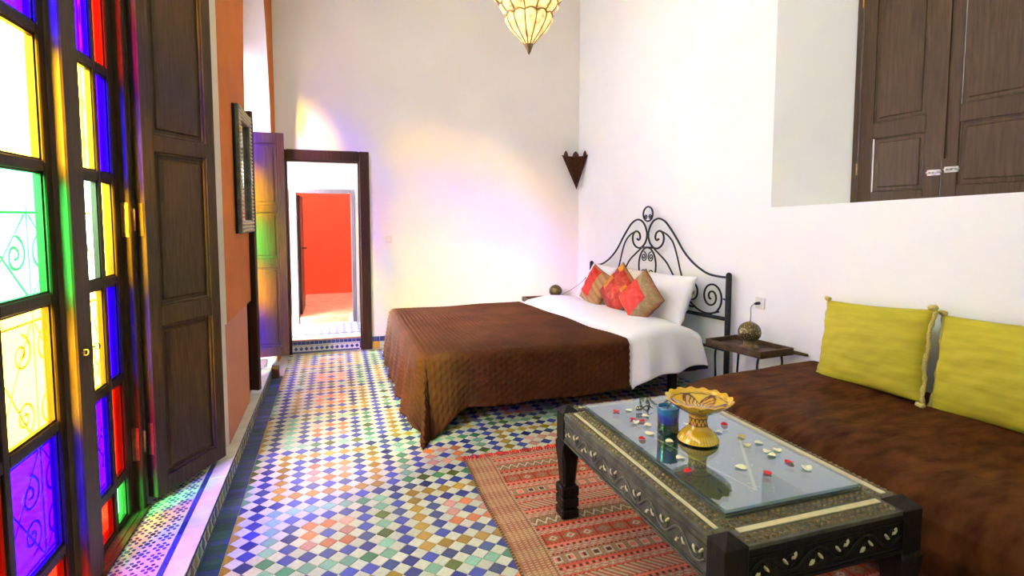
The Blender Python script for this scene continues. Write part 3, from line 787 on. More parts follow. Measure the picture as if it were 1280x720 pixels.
# white duvet folded back at the head
def duvet():
    x0,x1,yn,yf=1.90,2.60,3.64,5.58; nu,nv=66,150; Bn=.42
    L=yf-yn+Bn+.25
    def P(i,j):
        u=i/nu; v=-Bn+L*j/nv; x=x0+(x1-x0)*u+.14*(1-max(0,min(v/(yf-yn),1)))
        uu=max(0,(u-.12)/.88); top=BZ-.018+.03*min(1,u/.15)+(.085-.045*max(0,min(1,v/(yf-yn)))**2)*math.sin(PI*min(1,uu*1.02))**.7+.010*sn(x*5,v*4)*min(1,uu*3)
        y=yn+max(0,min(v,yf-yn)); z=top
        if v<0 or v>yf-yn:
            a=-v if v<0 else v-(yf-yn); sg=-1 if v<0 else 1
            # the flap gets shorter towards the head, ending in a point
            k=1-.30*max(0,(u-.62)/.38) if v<0 else 1
            a*=k*(.9 if u<.12 else 1); rad=.05 if u<.12 else .05+.03*min(1,(u-.12)*6)
            if a<rad*PI/2: y+=sg*rad*math.sin(a/rad); z-=rad*(1-math.cos(a/rad))
            else:
                h=a-rad*PI/2; y+=sg*(rad+.10*h+.012*math.sin(x*26)*min(1,h*6)); z-=rad+h; x+=.24*h*u*u if v<0 else 0
        fc=1-min(1,u/.09)
        if v<0: y+=.055*fc
        return (x,y,z-.012*fc)
    me=grid(nu,nv,P); o=mobj('duvet',me,M['white_cloth'],None,True)
    s=o.modifiers.new('thick','SOLIDIFY'); s.thickness=.02; s.offset=-1
    tag(o,'white duvet folded back between the brown bedspread and the pillows','duvet')
duvet()

# ---------------------------------------------------------------- cushions
def pillow_mesh(w,h,th,n=36,corner=.06,colf=None,wr=.004,seed=0):
    vs=[];fs=[];cols=[]
    for side in (1,-1):
        off=len(vs)
        for j in range(n+1):
            for i in range(n+1):
                u=-1+2*i/n; v=-1+2*j/n
                e=(1-u*u)*(1-v*v); prof=max(0,e)**.42
                px=u*w/2*(1-corner*(1-v*v)*u*u*.9); pz=v*h/2*(1-corner*(1-u*u)*v*v*.9)
                wk=wr*sn(u*5+seed,v*5+seed*2)*(1 if 0<i<n and 0<j<n else 0)
                vs.append((px,side*(th/2*prof)+wk,pz)); cols.append(colf(u,v,side) if colf else (1,1,1))
        for j in range(n):
            for i in range(n):
                a=off+j*(n+1)+i; q=(a,a+1,a+n+2,a+n+1); fs.append(q if side<0 else q[::-1])
    me=bpy.data.meshes.new('pillow'); me.from_pydata(vs,[],fs); me.update()
    if colf: colour(me,cols)
    bm=bmesh.new(); bm.from_mesh(me); bmesh.ops.remove_doubles(bm,verts=bm.verts,dist=.0005); fixn(bm); bm.to_mesh(me); bm.free()
    return me
def place(o,loc,rz,lean=0,roll=0):
    """front of the cushion is local -Y; roll turns it in its own plane, lean tips it back"""
    o.matrix_world=Matrix.Translation(loc)@Matrix.Rotation(rz,4,'Z')@Matrix.Rotation(-lean,4,'X')@Matrix.Rotation(roll,4,'Y')
FACE=-PI/2    # turns local -Y to world -X
# white pillows
pm=pillow_mesh(.58,.45,.17,corner=.05,wr=.006,seed=1)
for k,(loc,rz,lean,roll,m,lab) in enumerate((
    ((2.70,4.02,.755),FACE+.10,.42,-.03,'white_cloth','white pillow nearest the lamp table, leaning on the iron headboard'),
    ((2.70,4.62,.745),FACE+.02,.42,.02,'cream_cloth','cream pillow in the middle, half hidden behind the patchwork cushions'),
    ((2.68,5.24,.735),FACE-.02,.42,0,'white_cloth','white pillow farthest from the lamp table, behind the left patchwork cushion'))):
    o=mobj('pillow',pm if k==0 else pm.copy(),None,None,True); o.data.materials.clear(); o.data.materials.append(M[m])
    place(o,loc,rz,lean,roll); tag(o,lab,'pillow','pillows at the head of the bed')
def patchA(u,v,s):
    g=(.25,.17,.075); r=(.48,.022,.010)
    n=.8+.4*n1(round(u*30)*3.3+round(v*30)*7.1)
    c=g if (u>.40 or v>.45) else r
    if s>0: c=(.30,.10,.05)
    if c==r: n*=.75+.45*abs(math.sin(v*7+u*2))
    if max(abs(u),abs(v))>.95: c=(.30,.13,.06)
    return tuple(a*n for a in c)
def patchB(u,v,s):
    iu=int((u+1)*2.4); iv=int((v+1)*2.4)
    pal=[(.48,.035,.012),(.52,.16,.01),(.42,.05,.02),(.58,.24,.015),(.34,.02,.01)]
    c=pal[int(n1(iu*5.1+iv*3.7+.5)*5)%5]
    if u>.45: c=(.45,.04,.02)
    if v<-.5: c=(.26,.015,.012)
    if max(abs(u),abs(v))>.93: c=(.45,.20,.08)
    n=.78+.4*n1(round(u*28)*2.3+round(v*28)*5.1); return tuple(a*n for a in c)
def patchC(u,v,s):
    c=(.48,.025,.012) if u<.10 else (.32,.17,.06)
    if v<-.6 : c=(.36,.22,.09)
    if max(abs(u),abs(v))>.94: c=(.42,.20,.08)
    n=.75+.45*abs(math.sin(v*9+u*3)); return tuple(a*n for a in c)
silk=attr_mat('patchwork_silk',.5,.5,90,spec=.12)
for (loc,rz,lean,roll,pf,sz,lab) in (
    ((2.44,3.99,.765),FACE+.22,.30,R(40),patchA,.375,'red and khaki patchwork cushion on its corner, nearest the right bedpost'),
    ((2.48,4.43,.775),FACE+.22,.30,R(38),patchB,.39,'orange and yellow chequered patchwork cushion, middle of the three'),
    ((2.47,4.88,.755),FACE+.15,.32,R(18),patchC,.37,'red cushion with golden vertical band, leftmost of the three patchwork cushions')):
    me=pillow_mesh(sz,sz,.13,44,.04,pf,.006,loc[1])
    t=mobj('cushion',me,silk,None,True); place(t,loc,rz,lean,roll); tag(t,lab,'cushion','patchwork cushions on the bed')
    bm=bmesh.new(); h=sz/2*.985; e=[]
    for q in range(4):
        for k in range(8):
            a=-1+2*k/8; p=[(a,-1),(1,a),(-a,1),(-1,-a)][q]; e.append((p[0]*h*(1-.04*(1-p[1]**2)),0,p[1]*h*(1-.04*(1-p[0]**2))))
    tube(bm,e,.005,6,True); me=bpy.data.meshes.new('piping'); bm.to_mesh(me); bm.free(); me.materials.append(M['rust'])
    c=bpy.data.objects.new('piping',me); C.objects.link(c); c.parent=t

# ---------------------------------------------------------------- daybed with brown velvet cover
def daybed():
    t=thing('daybed','low daybed under chestnut brown velvet along the white wall','daybed',(2.4,1.6,0))
    ZB=.475; yE=2.83; nv=70; ny=110
    def P(i,j):
        q=j/ny; y=yE-q*2.9
        # profile around from the wall to the floor front
        xw=RW(6.14-y,0,0).x-.03
        prof=[(xw,ZB+.03),(xw-.3,ZB+.025),(xw-.6,ZB+.005),(xw-.85,ZB-.006),(xw-.985,ZB-.035),(xw-1.07,ZB-.10),(xw-1.10,ZB-.19),(xw-1.07,.17),(xw-1.0,.06),(xw-.94,.015)]
        k=i/nv*(len(prof)-1); a=min(int(k),len(prof)-2); f=k-a; x=prof[a][0]*(1-f)+prof[a+1][0]*f; z=prof[a][1]*(1-f)+prof[a+1][1]*f
        z+=.009*sn(x*4,y*3.5); x+=.008*sn(y*5,z*9)
        e=yE-y
        if e<.09: # rounded far end
            g=1-e/.09; dz=.075*(1-math.sqrt(max(0,1-g*g))); z=max(.015,z-dz); 
            if x<xw-.75: x+=.16*g*g
        if j==0: z=min(z,.015+0*z) 
        return (x,y+(0 if j else .0),z)
    me=grid(nv,ny,P); o=mobj('velvet_cover',me,M['velvet_brown'],t,True)
    m=o.modifiers.new('s','SUBSURF'); m.levels=1; m.render_levels=1
    obj('base',bx((2.12,.0,0.01),(2.95,2.76,.16),.01),M['ebony'],t)
    obj('mattress',bx((2.06,.0,.17),(2.96,2.74,.40),.03),M['velvet_brown'],t)
daybed()
def green_cushion(loc,rz,lean,roll,w,h,lab,seed,lefttrim=True):
    me=pillow_mesh(w,h,.19,44,.05,None,.004,seed)
    t=mobj('bolster_cushion',me,M['velvet_green'],None,True); place(t,loc,rz,lean,roll); tag(t,lab,'cushion','green velvet cushions on the daybed')
    for s in (-1,1):
        bm=bmesh.new(); pts=[(s*w/2*(1-.05*(1-(v*v)))*1.0+s*.004,(.006*math.sin(v*9)),v*h/2) for v in [-1+2*k/26 for k in range(27)]]
        tube(bm,pts,[.011+.003*math.sin(k*2.1) for k in range(27)],7)
        for v in (-1,1): tube(bm,smoothpts([(s*w/2,0,v*h/2),(s*(w/2+.012),-.01,v*(h/2+.012)),(s*(w/2-.02),-.012,v*(h/2+.006))],4),.012,7)
        me=bpy.data.meshes.new('braid_trim'); bm.to_mesh(me); bm.free(); me.materials.append(M['braid']); c=bpy.data.objects.new('braid_trim',me); C.objects.link(c); c.parent=t
green_cushion((2.86,2.25,.725),FACE-.04,.20,-.07,.64,.48,'lime green velvet cushion beside the small lamp table',3)
green_cushion((2.89,1.58,.735),FACE-.04,.20,-.06,.68,.49,'lime green velvet cushion cut off by the right edge of the picture',8)

# ---------------------------------------------------------------- coffee table
def coffee_table():
    X0,X1,Y0,Y1=1.005,1.765,1.185,2.385; ZT=.54
    t=thing('coffee_table','low carved black wooden coffee table with inlaid border and glass top','table',((X0+X1)/2,(Y0+Y1)/2,0))
    pw=.082
    def leg(cx,cy):
        bm=bmesh.new(); h=pw/2
        box(bm,(cx-h,cy-h,.385),(cx+h,cy+h,.528),0,.003)
        # shallow pyramid top
        a=[bm.verts.new((cx+sx*h,cy+sy*h,.529)) for sx,sy in ((-1,-1),(1,-1),(1,1),(-1,1))]; p=bm.verts.new((cx,cy,.560))
        for k in range(4): bm.faces.new((a[k],a[(k+1)%4],p))
        # tapering faceted shaft
        def ring(r,ch,z): 
            pts=[(-r,-r+ch),(-r+ch,-r),(r-ch,-r),(r,-r+ch),(r,r-ch),(r-ch,r),(-r+ch,r),(-r,r-ch)]
            return [bm.verts.new((cx+x,cy+y,z)) for x,y in pts]
        rs=[ring(.040,.004,.385),ring(.046,.004,.372),ring(.046,.004,.345),ring(.043,.012,.30),ring(.032,.011,.175),ring(.032,.004,.168)]
        for A,B in zip(rs[:-1],rs[1:]):
            for k in range(8): bm.faces.new((A[k],A[(k+1)%8],B[(k+1)%8],B[k]))
        for z0,z1,r in ((.115,.165,.044),(.108,.118,.036),(.062,.110,.044),(.052,.064,.036),(.009,.054,.044)):
            box(bm,(cx-r,cy-r,z0),(cx+r,cy+r,z1),0,.006)
        fixn(bm); obj('leg',bm,M['ebony'],t)
    for cx in (X0+pw/2,X1-pw/2):
        for cy in (Y0+pw/2,Y1-pw/2): leg(cx,cy)
    # aprons with carved vine and leaf inlays
    def apron(fn,L):
        # fn(u along, o outwards, z)
        bm=bmesh.new()
        def bb(u0,u1,o0,o1,z0,z1):
            ps=[fn(u0,o0,0),fn(u1,o0,0),fn(u1,o1,0),fn(u0,o1,0)]; prism(bm,[(p[0],p[1]) for p in ps],z0,z1)
        bb(0,L,-.02,-.001,.392,.515); bb(0,L,-.006,.004,.500,.516); bb(0,L,-.006,.004,.392,.402)
        fixn(bm); a=obj('apron',bm,M['pewter'] if L>1 else M['ebony'],t)
        bm=bmesh.new(); n=int(L/.17); w=L/n
        pts=[fn(.01+(L-.02)*k/120,.001,.452+.026*math.sin(2*PI*k/120*n)) for k in range(121)]
        tube(bm,pts,.0048,6)
        for k in range(n*2):
            u=(k+.5)*w/2; s=1 if k%2==0 else -1
            c=fn(u,.001,.452-s*.0)
            sp=spiral(u,.452+s*-.008,.024,PI/2*s,1.2,1 if k%2 else -1,.25,16)
            tube(bm,[fn(a_,.001,z_) for a_,z_ in sp],.0035,5)
        tube(bm,[fn(.006,.001,.494),fn(L-.006,.001,.494)],.003,5); tube(bm,[fn(.006,.001,.410),fn(L-.006,.001,.410)],.003,5)
        obj('carved_vine',bm,M['pewter'] if L>1 else M['ebony'],a)
        for k in range(n*2):
            u=(k+.5)*w/2
            for e in (-1,1):
                bm=bmesh.new(); s=1 if (k%2==0) else -1; cu=u+e*.016; cz=.452-s*.010+e*.006; aa=.7*e*s+PI/2
                ring=[(cu+.0145*math.cos(q)*math.cos(aa)-.0055*math.sin(q)*math.sin(aa),cz+.0145*math.cos(q)*math.sin(aa)+.0055*math.sin(q)*math.cos(aa)) for q in [2*PI*z/10 for z in range(10)]]
                A=[bm.verts.new(fn(p,.0005,z)) for p,z in ring]; B=[bm.verts.new(fn(cu+(p-cu)*.6,.0065,cz+(z-cz)*.6)) for p,z in ring]
                for q in range(10): bm.faces.new((A[q],A[(q+1)%10],B[(q+1)%10],B[q]))
                bm.faces.new(B); fixn(bm); obj('inlay',bm,M['bone'],a)
    LY=Y1-Y0-2*pw; LX=X1-X0-2*pw
    apron(lambda u,o,z:(X0+.006-o,Y1-pw-u,z),LY)
    apron(lambda u,o,z:(X1-.006+o,Y0+pw+u,z),LY)
    apron(lambda u,o,z:(X0+pw+u,Y0+.006-o,z),LX)
    apron(lambda u,o,z:(X0+pw+u,Y1-.006+o,z),LX)
    # top border, studded
    gx0,gx1,gy0,gy1=X0+.118,X1-.092,Y0+.145,Y1-.062
    bm=bmesh.new()
    for lo,hi in (((X0+.004,Y0+pw,.514),(gx0,Y1-pw,.530)),((gx1,Y0+pw,.514),(X1-.004,Y1-pw,.530)),((X0+pw,Y0+.004,.514),(X1-pw,gy0,.5295)),((X0+pw,gy1,.514),(X1-pw,Y1-.004,.5295))): box(bm,lo,hi,0,.002)
    box(bm,(gx0-.003,gy0-.003,.500),(gx1+.003,gy1+.003,.535)); fixn(bm); obj('top_border',bm,M['pewter'],t)
    bm=bmesh.new()
    def stud(x,y,r=.0058):
        a=[bm.verts.new((x+r*math.cos(q*PI/3),y+r*math.sin(q*PI/3),.5295)) for q in range(6)]; b=[bm.verts.new((x+r*.6*math.cos(q*PI/3),y+r*.6*math.sin(q*PI/3),.5355)) for q in range(6)]
        bm.faces.new(b)
        for q in range(6): bm.faces.new((a[q],a[(q+1)%6],b[(q+1)%6],b[q]))
    for xs in ((X0+.026,X0+.076,X0+.098),(X1-.016,X1-.072)):
        for x in xs:
            y=Y0+pw+.01
            while y<Y1-pw-.005: stud(x,y,.0085); y+=.0235
    for ys in ((Y0+.022,Y0+.044,Y0+.104,Y0+.126),(Y1-.012,Y1-.05)):
        for y in ys:
            x=X0+pw+.01
            while x<X1-pw-.005: stud(x,y,.0085); x+=.0235
    o=obj('stud',bm,M['brass_dark'],t); o['kind']='stuff'
    for lo,hi in (((X0+.044,Y0+pw+.02,.529),(X0+.058,Y1-pw-.02,.5335)),((X1-.052,Y0+pw+.02,.529),(X1-.030,Y1-pw-.01,.5335)),((X0+pw+.02,Y0+.062,.529),(X1-pw-.02,Y0+.084,.5335)),((X0+pw+.02,Y1-.040,.529),(X1-pw-.02,Y1-.026,.5335))):
        obj('inlay_strip',bx(lo,hi,.001),M['bone'],t)
    # metal sheet under the glass with inlaid lines
    sh=obj('metal_sheet',bx((gx0+.004,gy0+.004,.535),(gx1-.004,gy1-.004,.540)),mat('embossed_grey_metal',(.12,.14,.155),.5,metal=.15,var=.25,scale=14,bump=.25,bscale=30,bdist=.003),t)
    def strip(a,b,w=.006):
        bm=bmesh.new(); a=Vector((*a,.5400)); b=Vector((*b,.5400)); d=(b-a).normalized(); n=Vector((-d.y,d.x,0))*w/2
        extr(bm,[a-n,b-n,b+n,a+n],(0,0,.0008)); fixn(bm); obj('inlaid_line',bm,M['bone'],sh)
    strip((1.32,1.42),(1.57,1.79),.011); strip((1.32,1.42),(1.235,1.94),.006); strip((1.235,1.94),(1.255,2.1),.006)
    bm=bmesh.new()
    for k in range(70):
        x=random.uniform(gx0+.04,gx1-.04); y=random.uniform(gy0+.04,gy1-.04); a=random.uniform(0,PI); l=random.uniform(.006,.014)
        d=Vector((math.cos(a),math.sin(a),0)); n=Vector((-d.y,d.x,0)); c=Vector((x,y,.5401))
        q=[bm.verts.new(c+d*l),bm.verts.new(c+n*l*.3),bm.verts.new(c-d*l),bm.verts.new(c-n*l*.3)]; bm.faces.new(q)
    o=obj('inlaid_fleck',bm,M['bone'],sh); o['kind']='stuff'
    # glass
    m=bpy.data.materials.new('table_glass'); m.use_nodes=True; n=m.node_tree.nodes; l=m.node_tree.links; n.clear()
    o_=n.new('ShaderNodeOutputMaterial'); mx=n.new('ShaderNodeMixShader'); tr=n.new('ShaderNodeBsdfTransparent'); gl=n.new('ShaderNodeBsdfGlossy'); fr=n.new('ShaderNodeLayerWeight'); fr.inputs[0].default_value=.5; pw_=n.new('ShaderNodeMath'); pw_.operation='POWER'; pw_.inputs[1].default_value=2.2; l.new(fr.outputs['Facing'],pw_.inputs[0]); ml_=n.new('ShaderNodeMath'); ml_.operation='MULTIPLY'; ml_.inputs[1].default_value=.70; l.new(pw_.outputs[0],ml_.inputs[0])
    ad=n.new('ShaderNodeMath'); ad.operation='ADD'; ad.inputs[1].default_value=.08; l.new(ml_.outputs[0],ad.inputs[0]); l.new(ad.outputs[0],mx.inputs[0])
    tr.inputs[0].default_value=(.80,.92,.88,1); gl.inputs['Roughness'].default_value=.015; gl.inputs[0].default_value=(.9,.95,1,1)
    l.new(tr.outputs[0],mx.inputs[1]); l.new(gl.outputs[0],mx.inputs[2]); l.new(mx.outputs[0],o_.inputs[0])
    obj('glass_top',bx((gx0,gy0,.5425),(gx1,gy1,.553),.0012),m,t)
coffee_table()
GZ=.5535
# ---------------------------------------------------------------- things on the table
def bowl():
    t=thing('pedestal_bowl','yellow glazed pottery bowl with scalloped rim on a flared foot, on the coffee table','bowl',(1.375,1.80,GZ))
    n=160
    # profile in order: foot underside, stem, outer bowl, rim, inner bowl
    ft=[(.001,.002),(.050,.001),(.060,.003),(.062,.009),(.056,.022),(.044,.036),(.033,.048),(.028,.060),(.0265,.075),(.0285,.088),(.0295,.092)]
    bo=[(.0265,.093),(.031,.097),(.042,.104),(.062,.118),(.083,.134),(.098,.148),(.101,.152),(.099,.1545),(.094,.150),(.080,.137),(.060,.124),(.036,.115),(.012,.112),(.0005,.112)]
    def fine(p,k): 
        q=smoothpts([(a,b,0) for a,b in p],k); return [(max(.0004,v.x),v.y) for v in q]
    for name,prof,k in (('foot',ft,4),('basin',bo,6)):
        P=fine(prof,k); bm=bmesh.new()
        lob=(lambda a,r,z: (.0028*math.cos(a*16) if r>.088 else 0)) 
        rf=(lambda a,z: 1+(.022*math.cos(a*16) if (name=='basin' and z>.138) else 0))
        lathe(bm,P,n,(1.375,1.80,GZ),0,rf,lob if name=='basin' else None)
        me=bpy.data.meshes.new(name); bm.to_mesh(me); bm.free()
        yel=(.62,.37,.006); br=(.11,.035,.006); lt=(.74,.50,.03); cols=[]
        for idx in range(len(P)):
            r,z=P[idx]
            inner = name=='basin' and idx>len(P)*.53
            for kk in range(n):
                a=2*PI*kk/n; c=yel
                if name=='foot':
                    if z<.006: c=br
                    elif z<.030: c=lt if math.sin(a*40)>-.2 else (.55,.30,.01)
                    elif .058<z<.088: c=br if (math.sin(a*14)*math.sin(z*260)>.25 or abs(z-.060)<.0015 or abs(z-.086)<.0015) else (.62,.33,.01)
                elif inner:
                    q=r/.1
                    if q<.22: c=(.50,.20,.02) if math.sin(a*16)>0 else yel
                    elif q<.36: c=yel if math.sin(a*22)>-.3 else br
                    elif q<.80:
                        f=abs(math.sin(a*3+.4)); g=(q-.36)/.44
                        c=br if abs(g-f)<.10 or (g<f and math.sin(a*24+q*30)>.55) else ((.62,.32,.015) if g<f else yel)
                    elif q<.84: c=br
                else:
                    if .106<z<.128: c=(.45,.22,.01) if math.sin(a*20+z*400)>.2 else yel
                    if abs(z-.130)<.0012 or abs(z-.106)<.001: c=br
                    if .134<z<.146 and math.sin(a*8)>.93: c=br
                cols.append(c)
        colour(me,cols)
        c0=Vector((1.375,1.80,GZ)); me.transform(Matrix.Translation(c0)@Matrix.Diagonal((1.30,1.30,1.15,1))@Matrix.Translation(-c0)); mobj(name,me,ceramic,t,True)
ceramic=attr_mat('yellow_glazed_pottery',.12,0,coat=.6,spec=.6)
bowl()
def candle():
    x,y=1.305,1.905; K=1.32
    t=thing('candle_glass','small blue and green glass candle holder left of the yellow bowl','candle holder',(x,y,GZ))
    m,n,l,b=nodes('blue_green_glass'); tc=n.new('ShaderNodeTexCoord'); sp=n.new('ShaderNodeSeparateXYZ'); l.new(tc.outputs['Object'],sp.inputs[0])
    nz=n.new('ShaderNodeTexNoise'); nz.inputs['Scale'].default_value=30; l.new(tc.outputs['Object'],nz.inputs[0])
    ad=n.new('ShaderNodeMath'); ad.operation='MULTIPLY_ADD'; ad.inputs[1].default_value=.03; l.new(nz.outputs[0],ad.inputs[0]); l.new(sp.outputs[2],ad.inputs[2])
    r=n.new('ShaderNodeValToRGB'); mr=n.new('ShaderNodeMapRange'); mr.inputs[1].default_value=.01; mr.inputs[2].default_value=.11; l.new(ad.outputs[0],mr.inputs[0]); l.new(mr.outputs[0],r.inputs[0])
    e=r.color_ramp.elements; e[0].color=(.004,.03,.08,1); e[1].color=(.01,.16,.32,1)
    for p,c in ((.2,(.015,.06,.03,1)),(.42,(.02,.05,.02,1)),(.5,(.003,.01,.10,1)),(.78,(.004,.02,.32,1))): q=e.new(p); q.color=c
    l.new(r.outputs[0],b.inputs['Base Color']); b.inputs['Roughness'].default_value=.08; b.inputs['Coat Weight'].default_value=1; b.inputs['Specular IOR Level'].default_value=.7
    bm=bmesh.new(); lathe(bm,[(a*K,b_*K) for a,b_ in [(.0005,.0),(.031,.0),(.034,.003),(.0335,.02),(.0325,.05),(.034,.078),(.0345,.085),(.032,.086),(.0305,.080),(.0290,.070)]],36,(x,y,GZ)); obj('tumbler',bm,m,t,True)
    bm=bmesh.new(); lathe(bm,[(a*K,b_*K) for a,b_ in [(.0005,.070),(.029,.071),(.0295,.076),(.012,.0765),(.0005,.078)]],24,(x,y,GZ)); obj('wax',bm,mat('blue_wax',(.08,.22,.42),.4,var=.1),t,True)
    bm=bmesh.new(); tube(bm,smoothpts([(x-.004,y,GZ+.098),(x-.004,y,GZ+.108),(x+.006,y,GZ+.122),(x+.018,y,GZ+.140)],4),.0022); obj('wick',bm,M['black_plastic'],t)
candle()
def wire_ornament():
    c=(1.345,2.16,GZ)
    bm=bmesh.new()
    def W_(a): return [(c[0]+u,c[1]+v,GZ+z) for u,v,z in a]
    for k in range(3): tube(bm,smoothpts(W_([(-.034+.011*k,0,.004),(-.036+.011*k,0,.020),(-.030+.011*k,0,.026),(-.025+.011*k,0,.018)]),4),.002,6)
    tube(bm,smoothpts(W_([(-.036,0,.012),(-.01,0,.012),(.006,0,.020),(.020,0,.024),(.026,0,.012),(.022,-.004,.003),(.012,-.01,.003)]),5),.0024,6)
    tube(bm,smoothpts(W_([(.014,0,.024),(.030,-.002,.020),(.046,-.004,.010)]),4),.002,6)
    t=obj('wire_ornament',bm,M['iron']); tag(t,'small black bent wire ornament behind the blue candle holder','ornament')
wire_ornament()
def unproj(px,py,z):
    f=Vector((math.sin(YAW)*math.cos(R(4)),math.cos(YAW)*math.cos(R(4)),-math.sin(R(4)))); r=Vector((math.cos(YAW),-math.sin(YAW),0)); u=r.cross(f)
    d=f+r*((px-640)/680)-u*((py-(272+680*math.tan(R(4))))/680); k=(z-1.45)/d.z; return (d.x*k,d.y*k)
PET=[('r',771,514,'red petal alone near the far left corner of the glass'),('w',787,512,'white petal behind, between the red corner petal and the wire ornament'),('w',799,510,'white petal beside the black wire ornament'),
('w',806,519,'white petal just left of the candle holder, near its top'),('r',791,524,'red petal under the left cluster of white petals'),('w',795,527,'white petal touching a red one, left of the candle holder'),
('r',803,526,'red petal between two white petals beside the candle holder'),('w',809,531,'white petal at the left foot of the candle holder'),('w',811,541,'large white petal in front left of the candle holder'),
('r',802,548,'dark red petal lying closest to the left border of the table'),('w',838,552,'white petal in front of the candle holder'),('w',849,572,'white petal left of the bowl reflection'),('r',861,588,'red petal over the reflection of the bowl'),
('r',905,531,'red petal right behind the bowl foot'),('w',899,539,'white petal right beside the bowl foot'),('w',860,530,'white petal between the candle holder and the bowl foot'),
('y',926,545,'small yellow petal standing up right of the bowl'),('w',934,556,'white petal right of the bowl, below the yellow petal'),('w',947,553,'small white petal by the right border, behind its neighbours'),
('w',958,563,'white petal of the touching pair near the right border'),('w',965,568,'white petal in front of the touching pair near the right border'),('w',973,562,'narrow white petal closest to the right border'),
('r',985,577,'bright red petal near the right border'),('w',1008,584,'large white petal nearest the right front corner'),('r',960,591,'dark red petal at the point of the inlaid lines'),('w',924,583,'large white petal in the middle front of the glass')]
pmats={'r':mat('red_petal',(.62,.02,.02),.5,var=.25,scale=80),'w':mat('white_petal',(.80,.82,.52),.5,var=.08,scale=80),'y':mat('yellow_petal',(.72,.55,.12),.5,var=.1,scale=80)}
for k,(c,px,py,lab) in enumerate(PET):
    x,y=unproj(px,py,GZ+.004); sz=.021 if 'large' in lab else .0165; a0=random.uniform(0,6.28); cup=random.uniform(.25,.5)
    bm=bmesh.new(); rings=[]
    ce=bm.verts.new((0,0,.001))
    for rr in (.35,.7,1):
        rg=[]
        for q in range(12):
            a=q*PI/6; s=1-.28*math.cos(a)+(.06*math.sin(a*3)); r_=sz*rr*s*(.9 if rr<1 else 1)
            rg.append(bm.verts.new((r_*math.cos(a),r_*.85*math.sin(a),.001+cup*sz*rr*rr*(.55+.45*math.sin(a*2+k)))))
        rings.append(rg)
    for q in range(12):
        bm.faces.new((ce,rings[0][q],rings[0][(q+1)%12]))
        for A,B in zip(rings[:-1],rings[1:]): bm.faces.new((A[q],B[q],B[(q+1)%12],A[(q+1)%12]))
    o=obj('rose_petal',bm,pmats[c],None,True); s=o.modifiers.new('t','SOLIDIFY'); s.thickness=.0012; s.offset=1
    o.location=(x,y,GZ+.0003); o.rotation_euler=(0,0,a0); tag(o,lab,'petal','rose petals scattered on the glass table top')

# ---------------------------------------------------------------- tray tables and pierced lamps
def tray_table(corners,ztop,label,legs=True,handle=True):
    cx=sum(c[0] for c in corners)/4; cy=sum(c[1] for c in corners)/4
    t=thing('tray_table',label,'side table',(cx,cy,0),'tray tables beside the bed')
    P=[Vector((c[0],c[1],0)) for c in corners]; ctr=Vector((cx,cy,0))
    dw=mat('worn_dark_tray_wood',(.075,.045,.022),.38,var=.5,scale=14,bump=.3,bdist=.003)
    bm=bmesh.new(); prism(bm,[tuple(p[:2]) for p in P],ztop-.045,ztop-.033); fixn(bm); obj('tray_bottom',bm,dw,t)
    for a,b in ((0,1),(1,2),(2,3),(3,0)):
        A,B=P[a],P[b]; d=(B-A).normalized(); n=Vector((-d.y,d.x,0)); 
        if (ctr-A).dot(n)<0: n=-n
        bm=bmesh.new(); prism(bm,[tuple(v[:2]) for v in (A,B,B+n*.016,A+n*.016)],ztop-.05,ztop); fixn(bm); bmesh.ops.bevel(bm,geom=list(bm.edges),offset=.002,segments=1,affect='EDGES'); obj('tray_side',bm,dw,t)
    def mix(u,v): return P[0]*(1-u)*(1-v)+P[1]*u*(1-v)+P[2]*u*v+P[3]*(1-u)*v
    for u in (.12,.88):
        bm=bmesh.new(); a=mix(u,.12); b=mix(u,.88)
        pts=[Vector((a.x,a.y,0.005)),a+(b-a)*.04+Vector((0,0,.25)),a+Vector((0,0,ztop-.12)),a+(b-a)*.05+Vector((0,0,ztop-.055))]
        tube(bm,smoothpts(pts,5),.008,7); obj('leg',bm,M['iron'],t)
        bm=bmesh.new(); pts=[Vector((b.x,b.y,0.005)),b-(b-a)*.04+Vector((0,0,.25)),b+Vector((0,0,ztop-.12)),b-(b-a)*.05+Vector((0,0,ztop-.055))]
        tube(bm,smoothpts(pts,5),.008,7); obj('leg',bm,M['iron'],t)
        bm=bmesh.new(); tube(bm,[a+Vector((0,0,.12)),b+Vector((0,0,.12))],.006,6); obj('crossbar',bm,M['iron'],t)
    if handle:
        bm=bmesh.new(); A,B=mix(1.0,.5),mix(1.0,.98); d=(P[1]-P[0]).normalized()
        tube(bm,[B+d*.0+Vector((0,0,ztop-.03)),B+d*.09+(B-A)*.15+Vector((0,0,ztop-.035))],[.014,.010],8); obj('handle',bm,dw,t)
    return t
